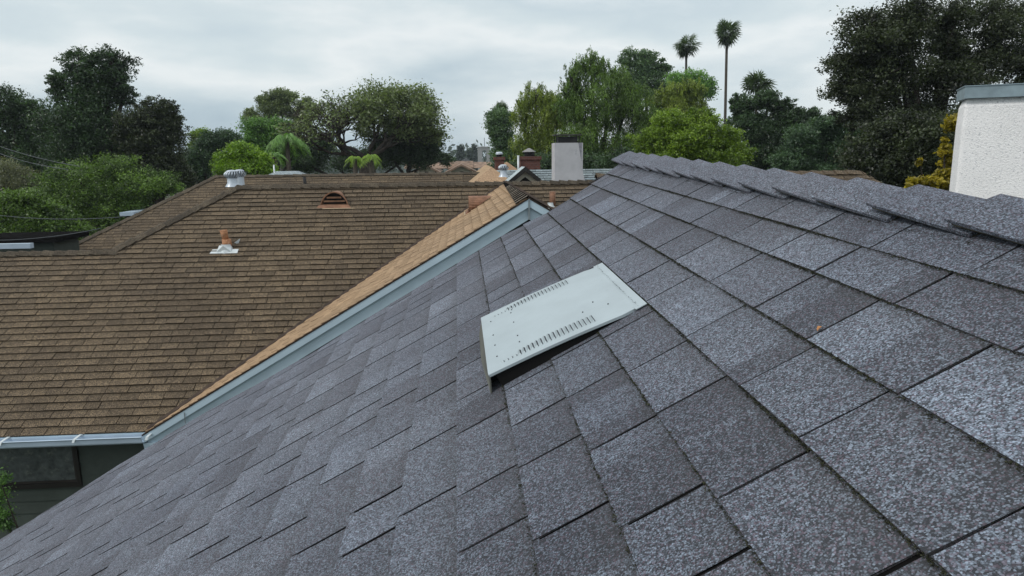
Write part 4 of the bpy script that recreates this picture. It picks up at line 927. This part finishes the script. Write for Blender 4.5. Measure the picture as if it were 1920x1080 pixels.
mb = MB(); mb.tube([c, c+V(0, 0, .16)], .17, 12); mb.build('flue', M['black'], o); mb = MB(); mb.lathe(c+V(-.02, 0, 0), [(.24, .16), (.23, .175), (.03, .29), (0, .29)], 18); mb.build('chimney_cap', plain('cap_grey', (.22, .22, .22), .6), o)
mb = MB(); mb.tube([c+V(-.42, -.35, -1.0), c+V(-.42, -.35, .05)], .035, 8); mb.build('vent_pipe', M['flash'], tan)
P = at(944, 328, 18.5); turbine(P-V(0, 0, .05), .125, tan, 'pale turbine vent on the tan hip roof', stem=.17)
# pale-shingled house with the white chimney
pale = thing('house', 'house with pale blue-grey shingles and a big white chimney', 'house', (5, 24, GZ))
A0 = at(1012, 318, 23.); A1 = at(1105, 318, 23.)
mb = MB(); sl = .35; Pn = _unit(V(0, -sl, 1)); ss = _unit(V(0, 1, sl))
rw_ = [(-.2*i, -.2*i+.2) for i in range(1, 14)]
shingles(mb, A0, ss, V(1, 0, 0), Pn, rw_, lambda u: (-1.5, 3.4-u*.35), wr=(.2, .35), th=.02, gap=.01, vr=(-1.6, 5), seed=50, strips=False)
pr2 = mb.build('roof', M['bluegrey'], pale)
mb = MB(); mb.add([A0+V(-1.4, 0, -.01), A0+V(2.6, 0, -.01), A0+V(2.6, 0, 0)-ss*2.6+V(0, 0, -.01), A0+V(-1.4, 0, -.01)-ss*2.6], [(0, 3, 2, 1)]); mb.add([A0+V(-1.4, 0, -.01), A0+V(2.6, 0, -.01), A0+V(2.6, 3, -1.2), A0+V(-1.4, 3, -1.2)], [(0, 1, 2, 3)]); mb.build('underlay', M['under'], pr2)
mb = MB(); mb.abox(A0[0]-1.2, A0[0]+2.4, 20.9, 25.6, GZ, A0[2]-1.0); mb.build('wall', M['cream'], pale)
a = at(1040, 268, 21.); b = at(1093, 268, 21.)
mb = MB()
vs = [V(a[0], 21, a[2]), V(b[0], 21, a[2]), V(b[0], 21.7, a[2]), V(a[0], 21.7, a[2])]
mid = [p+V(dx, 0, -.85) for p, dx in zip(vs, (0, .0, .0, 0))]; low_ = [p+V(dx, dy, -2.6) for p, dx, dy in zip(vs, (-.02, .42, .42, -.02), (-.05, -.05, .05, .05))]
al = vs+mid+low_; fs = [(0, 1, 2, 3)]
for j in (0, 4):
    for k in range(4): fs.append((j+k, j+4+k, j+4+(k+1) % 4, j+(k+1) % 4))
mb.add(al, fs); o = mb.build('chimney', M['greystucco'], pale, 'big pale stucco chimney with flat black cap')
mb = MB(); cc = V((a[0]+b[0])/2, 21.35, a[2])
for sx_ in (-.36, .33):
    for sy_ in (-.25, .25): mb.abox(cc[0]+sx_-.015, cc[0]+sx_+.015, cc[1]+sy_-.015, cc[1]+sy_+.015, a[2], a[2]+.22)
mb.abox(cc[0]-.30, cc[0]+.28, cc[1]-.24, cc[1]+.24, a[2]+.002, a[2]+.19); mb.build('spark_guard', M['black'], o)
mb = MB(); mb.abox(cc[0]-.42, cc[0]+.40, cc[1]-.32, cc[1]+.32, a[2]+.22, a[2]+.25); mb.build('chimney_cap', plain('cap_dark', (.06, .06, .055), .5), o)
mb = MB(); mb.add([V(b[0]-.14, 20.998, a[2]), V(b[0]-.03, 20.998, a[2]), V(b[0]-.04, 20.998, a[2]-.55), V(b[0]-.09, 20.998, a[2]-.3)], [(0, 3, 2, 1)]); mb.build('soot_stain', plain('soot', (.24, .24, .27), .9, vary=.25, scale=9.), o)
# small gabled house
gab = thing('house', 'small gabled house with cream wall and dark rake between the chimneys', 'house', (1.9, 20, GZ))
A = at(985, 313, 19.); s_ = .82; wd = 1.6
mb = MB(); mb.add([A+V(0, .1, -.10), A+V(wd, .1, -.1-s_*wd), A+V(-wd, .1, -.1-s_*wd), A+V(-wd, .1, GZ-A[2]), A+V(wd, .1, GZ-A[2])], [(0, 2, 1), (2, 3, 4, 1)]); mb.build('wall', M['cream'], gab)
for sg in (-1, 1):
    mb = MB(); ld = 2.3 if sg < 0 else 2.3; dpt = 1.2
    q = [A, A+V(sg*ld, 0, -s_*ld), A+V(sg*ld, dpt, -s_*ld), A+V(0, dpt, 0)]; mb.add(q+[p-V(0, 0, .05) for p in q], [(0, 1, 2, 3) if sg > 0 else (3, 2, 1, 0), (4, 5, 6, 7), (0, 4, 5, 1), (2, 6, 7, 3)], (.8, .8, 0)); mb.build('roof', M['bluegrey'], gab)
    mb = MB(); q = [A+V(0, -.03, .012), A+V(sg*ld, -.03, .012-s_*ld), A+V(sg*ld, -.03, -.13-s_*ld), A+V(0, -.03, -.13)]; mb.add(q+[p+V(0, .05, 0) for p in q], [(0, 1, 2, 3), (7, 6, 5, 4), (0, 4, 5, 1), (2, 6, 7, 3)]); mb.build('rake_board', M['frame'], gab)
mb = MB(); q = A+V(0, .085, -.27); mb.add([q, q+V(.17, 0, -.13), q+V(-.17, 0, -.13)], [(0, 2, 1)]); mb.build('gable_vent', M['dark'], gab)
# grey-blue low roof behind the back ridge
hb_ = thing('house', 'low pale blue-grey roof just above the rear ridge under the trees', 'house', (-7, 29, GZ))
a = at(518, 321, 28); b = at(560, 321, 28)
mb = MB(); zt = a[2]; ps = [V(a[0], 28, zt), V(b[0], 28, zt), V(b[0]+1.6, 25.6, zt-.95), V(a[0]-.6-1.2, 25.6, zt-.95), V(b[0]+1.6, 31, zt-.95), V(a[0]-1.8, 31, zt-.95)]
mb.add(ps, [(3, 2, 1, 0), (1, 2, 4), (0, 1, 4, 5), (0, 5, 3)], (.6, .6, 0)); rf = mb.build('roof', M['bluegrey'], hb_)
mb = MB(); mb.abox(a[0]-1.4, b[0]+1.2, 26., 30.6, GZ, zt-.96); mb.build('wall', M['cream'], hb_)
mb = MB(); P = at(514, 318, 27); mb.tube([P-V(0, 0, .5), P+V(0, 0, .18)], .03, 8); mb.build('vent_pipe', M['flash'], hb_)
# clay tiled houses
for (x0, x1, yr, ye, Y, lab, dx) in ((778, 822, 309, 321, 62, 'clay-tiled house with low gable left in the far gap', 800), (838, 892, 308, 321, 58, 'clay-tiled house with cream gable in front of the bell tower', 862)):
    hs = thing('house', lab, 'house', (at(x0, 320, Y)[0]+1, Y+2, GZ), 'clay tiled houses in the gap')
    xa, xb = at(x0, 320, Y)[0], at(x1, 320, Y)[0]; zr = at(x0, yr, Y)[2]; ze = at(x0, ye, Y)[2]; xm = (xa+xb)/2
    mb = MB(); mb.add([V(xa+.3, Y, ze), V(xb-.3, Y, ze), V(xm, Y, zr-.12), V(xa+.3, Y, GZ), V(xb-.3, Y, GZ)], [(0, 1, 2), (3, 4, 1, 0)]); mb.build('wall', M['cream'], hs)
    mb = MB()
    q = [V(xa-.2, Y-.4, ze-.1), V(xm, Y-.4, zr), V(xb+.2, Y-.4, ze-.1), V(xb+.2, Y+8, ze-.1), V(xm, Y+8, zr), V(xa-.2, Y+8, ze-.1)]
    mb.add(q+[p-V(0, 0, .16) for p in q], [(0, 1, 4, 5), (1, 2, 3, 4), (0, 6, 7, 1), (1, 7, 8, 2)]); mb.build('roof', M['tile'], hs)
    mb = MB()
    for i in range(20):
        t = i/20; pz = zr+.05; mb.tube([V(xa+(xb-xa)*t-.0, Y+6.8, pz-.5), V(xa+(xb-xa)*t, Y+8.6, pz+.08)], .10, 5)
    mb.box(V(xa-1.5, Y+6.8, zr-.45), V((xb-xa)+3.2, 0, 0), V(0, 1.8, .5), V(0, 0, .05)); mb.build('roof', M['tile'], hs)
    mb = MB(); mb.abox(xm-.16, xm+.16, Y-.03, Y+.02, zr-.95, zr-.6); mb.build('gable_vent', M['dark'], hs)
g2 = thing('house', 'small grey gabled roof far off left of the bell tower', 'house', (at(873, 300, 95)[0], 96, GZ))
a = at(873, 296, 95); mb = MB(); prism_roof(mb, a[0]-.9, a[0]+1.1, 95, 101, a[2]-.85, a[2], 'y'); mb.build('roof', plain('slate', (.13, .14, .15), .8), g2)
mb = MB(); mb.abox(a[0]-.9, a[0]+1.1, 95, 101, GZ, a[2]-.86); mb.add([a+V(-.8, .0, -.84), a+V(1., .0, -.84), a+V(.1, -.02-.3, -.12)], [(0, 1, 2)]); mb.build('wall', M['cream'], g2)
# bell tower
tw_ = thing('bell_tower', 'square pale bell tower with arched opening and mast far away', 'tower', (at(907, 290, 170)[0], 172, GZ))
a = at(896, 275, 170); b = at(918, 275, 170); W_ = b[0]-a[0]; mb = MB(); zt = a[2]
for (xx0, xx1, z0, z1) in ((0, .36, GZ, zt-.6), (.72, 1, GZ, zt-.6), (.36, .72, GZ, zt-4.2), (0, 1, zt-.6, zt-.25)): mb.abox(a[0]+W_*xx0, a[0]+W_*xx1, 170, 170+W_, z0, z1)
mb.abox(a[0]-.12, b[0]+.12, 169.9, 170.1+W_, zt-.25, zt)
M['concrete'] = plain('pale_concrete', (.30, .31, .31), .9, vary=.15)
mb.build('wall', M['concrete'], tw_)
n = 10; mb = MB(); xc = a[0]+W_*.54; rw2 = W_*.18
arc = [V(xc+rw2*math.cos(math.pi*k/n), 169.95, zt-1.3+rw2*math.sin(math.pi*k/n)) for k in range(n+1)]
mb.add(arc+[V(xc-rw2, 169.95, zt-.58), V(xc+rw2, 169.95, zt-.58)], [tuple(range(n+1))[::-1]+(n+2, n+1)[::1]]); mb.build('arch', M['concrete'], tw_)
mb = MB(); mb.tube([V(xc+.1, 171, zt), V(xc+.1, 171, zt+2.1)], .07, 6); mb.build('mast', M['black'], tw_)
# brown shingle house behind the grey ridge on the right
hr_ = thing('house', 'brown shingle roof showing just over the grey ridge at right', 'house', (7, 16, GZ))
a = at(1490, 329, 13.5); b = at(1612, 321, 13.5); xr_ = b[0]
zt = b[2]; mb = MB(); OO = V(0, 13.5, zt)
shingles(mb, OO, bs, V(1, 0, 0), bn, [(-.145*(i+1)-.0, -.145*i+.01) for i in range(22)], lambda u: (2.6, xr_-u*.55), wr=(.18, .34), th=.011, gap=.008, vr=(2.5, 10), seed=60, strips=False)
mb.build('roof', M['brown'], hr_)
mb = MB(); mb.add([V(2.6, 13.5, zt-.005), V(xr_, 13.5, zt-.005), V(xr_+1.7, 13.5-2.7, zt-1.6), V(2.6, 13.5-2.7, zt-1.6)], [(0, 3, 2, 1)]); mb.add([V(2.6, 13.5, zt-.005), V(xr_, 13.5, zt-.005), V(xr_+1.7, 16.2, zt-1.6), V(2.6, 16.2, zt-1.6)], [(0, 1, 2, 3)]); mb.add([V(xr_, 13.5, zt-.005), V(xr_+1.7, 10.8, zt-1.6), V(xr_+1.7, 16.2, zt-1.6)], [(0, 1, 2)]); mb.build('underlay', M['under'], hr_)
mb = MB(); caps(mb, V(xr_, 13.5, zt), V(2.6, 13.5, zt), -bs, bd, leg=.15, exp=.24, th=.014, lift=.026, seed=61); mb.build('ridge_cap', M['brown'], hr_)
mb = MB(); mb.abox(2.8, xr_+1.4, 11.1, 15.9, GZ, zt-1.6); mb.build('wall', M['siding'], hr_)
# low house pieces at far left behind the low ridge
lf = thing('house', 'low dark flat-roofed building at the left edge behind the low ridge', 'house', (-14, 20, GZ))
a = at(-40, 457, 19.); b = at(100, 453, 19.); mb = MB(); mb.abox(a[0], b[0], 19., 20.2, GZ, b[2]); mb.build('wall', M['siding'], lf)
mb = MB(); mb.abox(a[0]-.2, b[0]+.2, 18.8, 20.4, b[2]+.002, b[2]+.13); mb.build('roof', M['under'], lf)
c = at(64, 458, 17.8); mb = MB(); mb.abox(a[0]-.3, c[0]-.1, 17.8, 17.95, c[2]-.10, c[2]+.02); mb.build('porch_roof', M['gutter'], lf)
l2 = thing('house', 'small pale-walled outbuilding glimpsed under the left trees', 'house', (-14, 27, GZ))
a = at(-5, 428, 27.); b = at(30, 428, 27.); mb = MB(); mb.abox(a[0], b[0], 27, 30, GZ, a[2]); mb.build('wall', M['greystucco'], l2)
mb = MB(); mb.add([V(a[0]-.3, 26.6, a[2]), V(b[0]+.3, 26.6, a[2]), V(b[0]+.3, 28.5, a[2]+.6), V(a[0]-.3, 28.5, a[2]+.6), V(a[0]-.3, 30.4, a[2]), V(b[0]+.3, 30.4, a[2])], [(0, 1, 2, 3), (3, 2, 5, 4)]); mb.build('roof', M['under'], l2)
mb = MB(); w0 = at(8, 438, 26.98); mb.abox(w0[0], w0[0]+.35, 26.97, 27.0, w0[2]-.4, w0[2]); mb.build('window', M['frame'], l2)
l3 = thing('house', 'small building with white roof edge glimpsed right of the speckled tree', 'house', (-12, 27, GZ))
a = at(234, 399, 27.); b = at(250, 399, 27.); mb = MB(); mb.abox(a[0], b[0], 27, 30, GZ, a[2]-.1); mb.build('wall', M['siding'], l3); mb = MB(); mb.abox(a[0]-.1, b[0]+.1, 26.8, 30.2, a[2]-.1, a[2]+.03); mb.build('roof', M['gutter'], l3)
# overhead cables
for (p0, p1, Y0, Y1, sag, lab) in (((-60, 250), (150, 312), 24, 17.5, .12, 'upper overhead cable crossing the tall trees at left'), ((-60, 262), (128, 318), 24.3, 17.9, .14, 'overhead cable just beneath the uppermost one at left'),
                                   ((-60, 396), (236, 406), 18, 17.2, .12, 'middle overhead cable nearly level below the speckled tree'), ((-60, 450), (190, 428), 17.4, 17.0, .10, 'lowest overhead cable rising to the right above the low ridge')):
    a, b = at(*p0, Y0), at(*p1, Y1); mb = MB(); mb.tube([a+(b-a)*t-V(0, 0, 4*sag*t*(1-t)) for t in np.linspace(0, 1, 14)], .008, 5)
    tag(mb.build('overhead_cable', M['wire']), lab, 'cable', 'overhead cables')
# ================================================================== HAZE
mb = MB(); mb.abox(-700, 700, -60, 900, GZ-1, 16)
hz_ = bpy.data.materials.new('haze'); hz_.use_nodes = True; t = hz_.node_tree; t.nodes.clear()
o_ = t.nodes.new('ShaderNodeOutputMaterial'); pv = t.nodes.new('ShaderNodeVolumePrincipled'); pv.inputs['Density'].default_value = .0004; pv.inputs['Color'].default_value = (.80, .90, 1, 1); pv.inputs['Anisotropy'].default_value = .2
t.links.new(pv.outputs[0], o_.inputs['Volume'])
tag(mb.build('haze', hz_), kind='stuff')
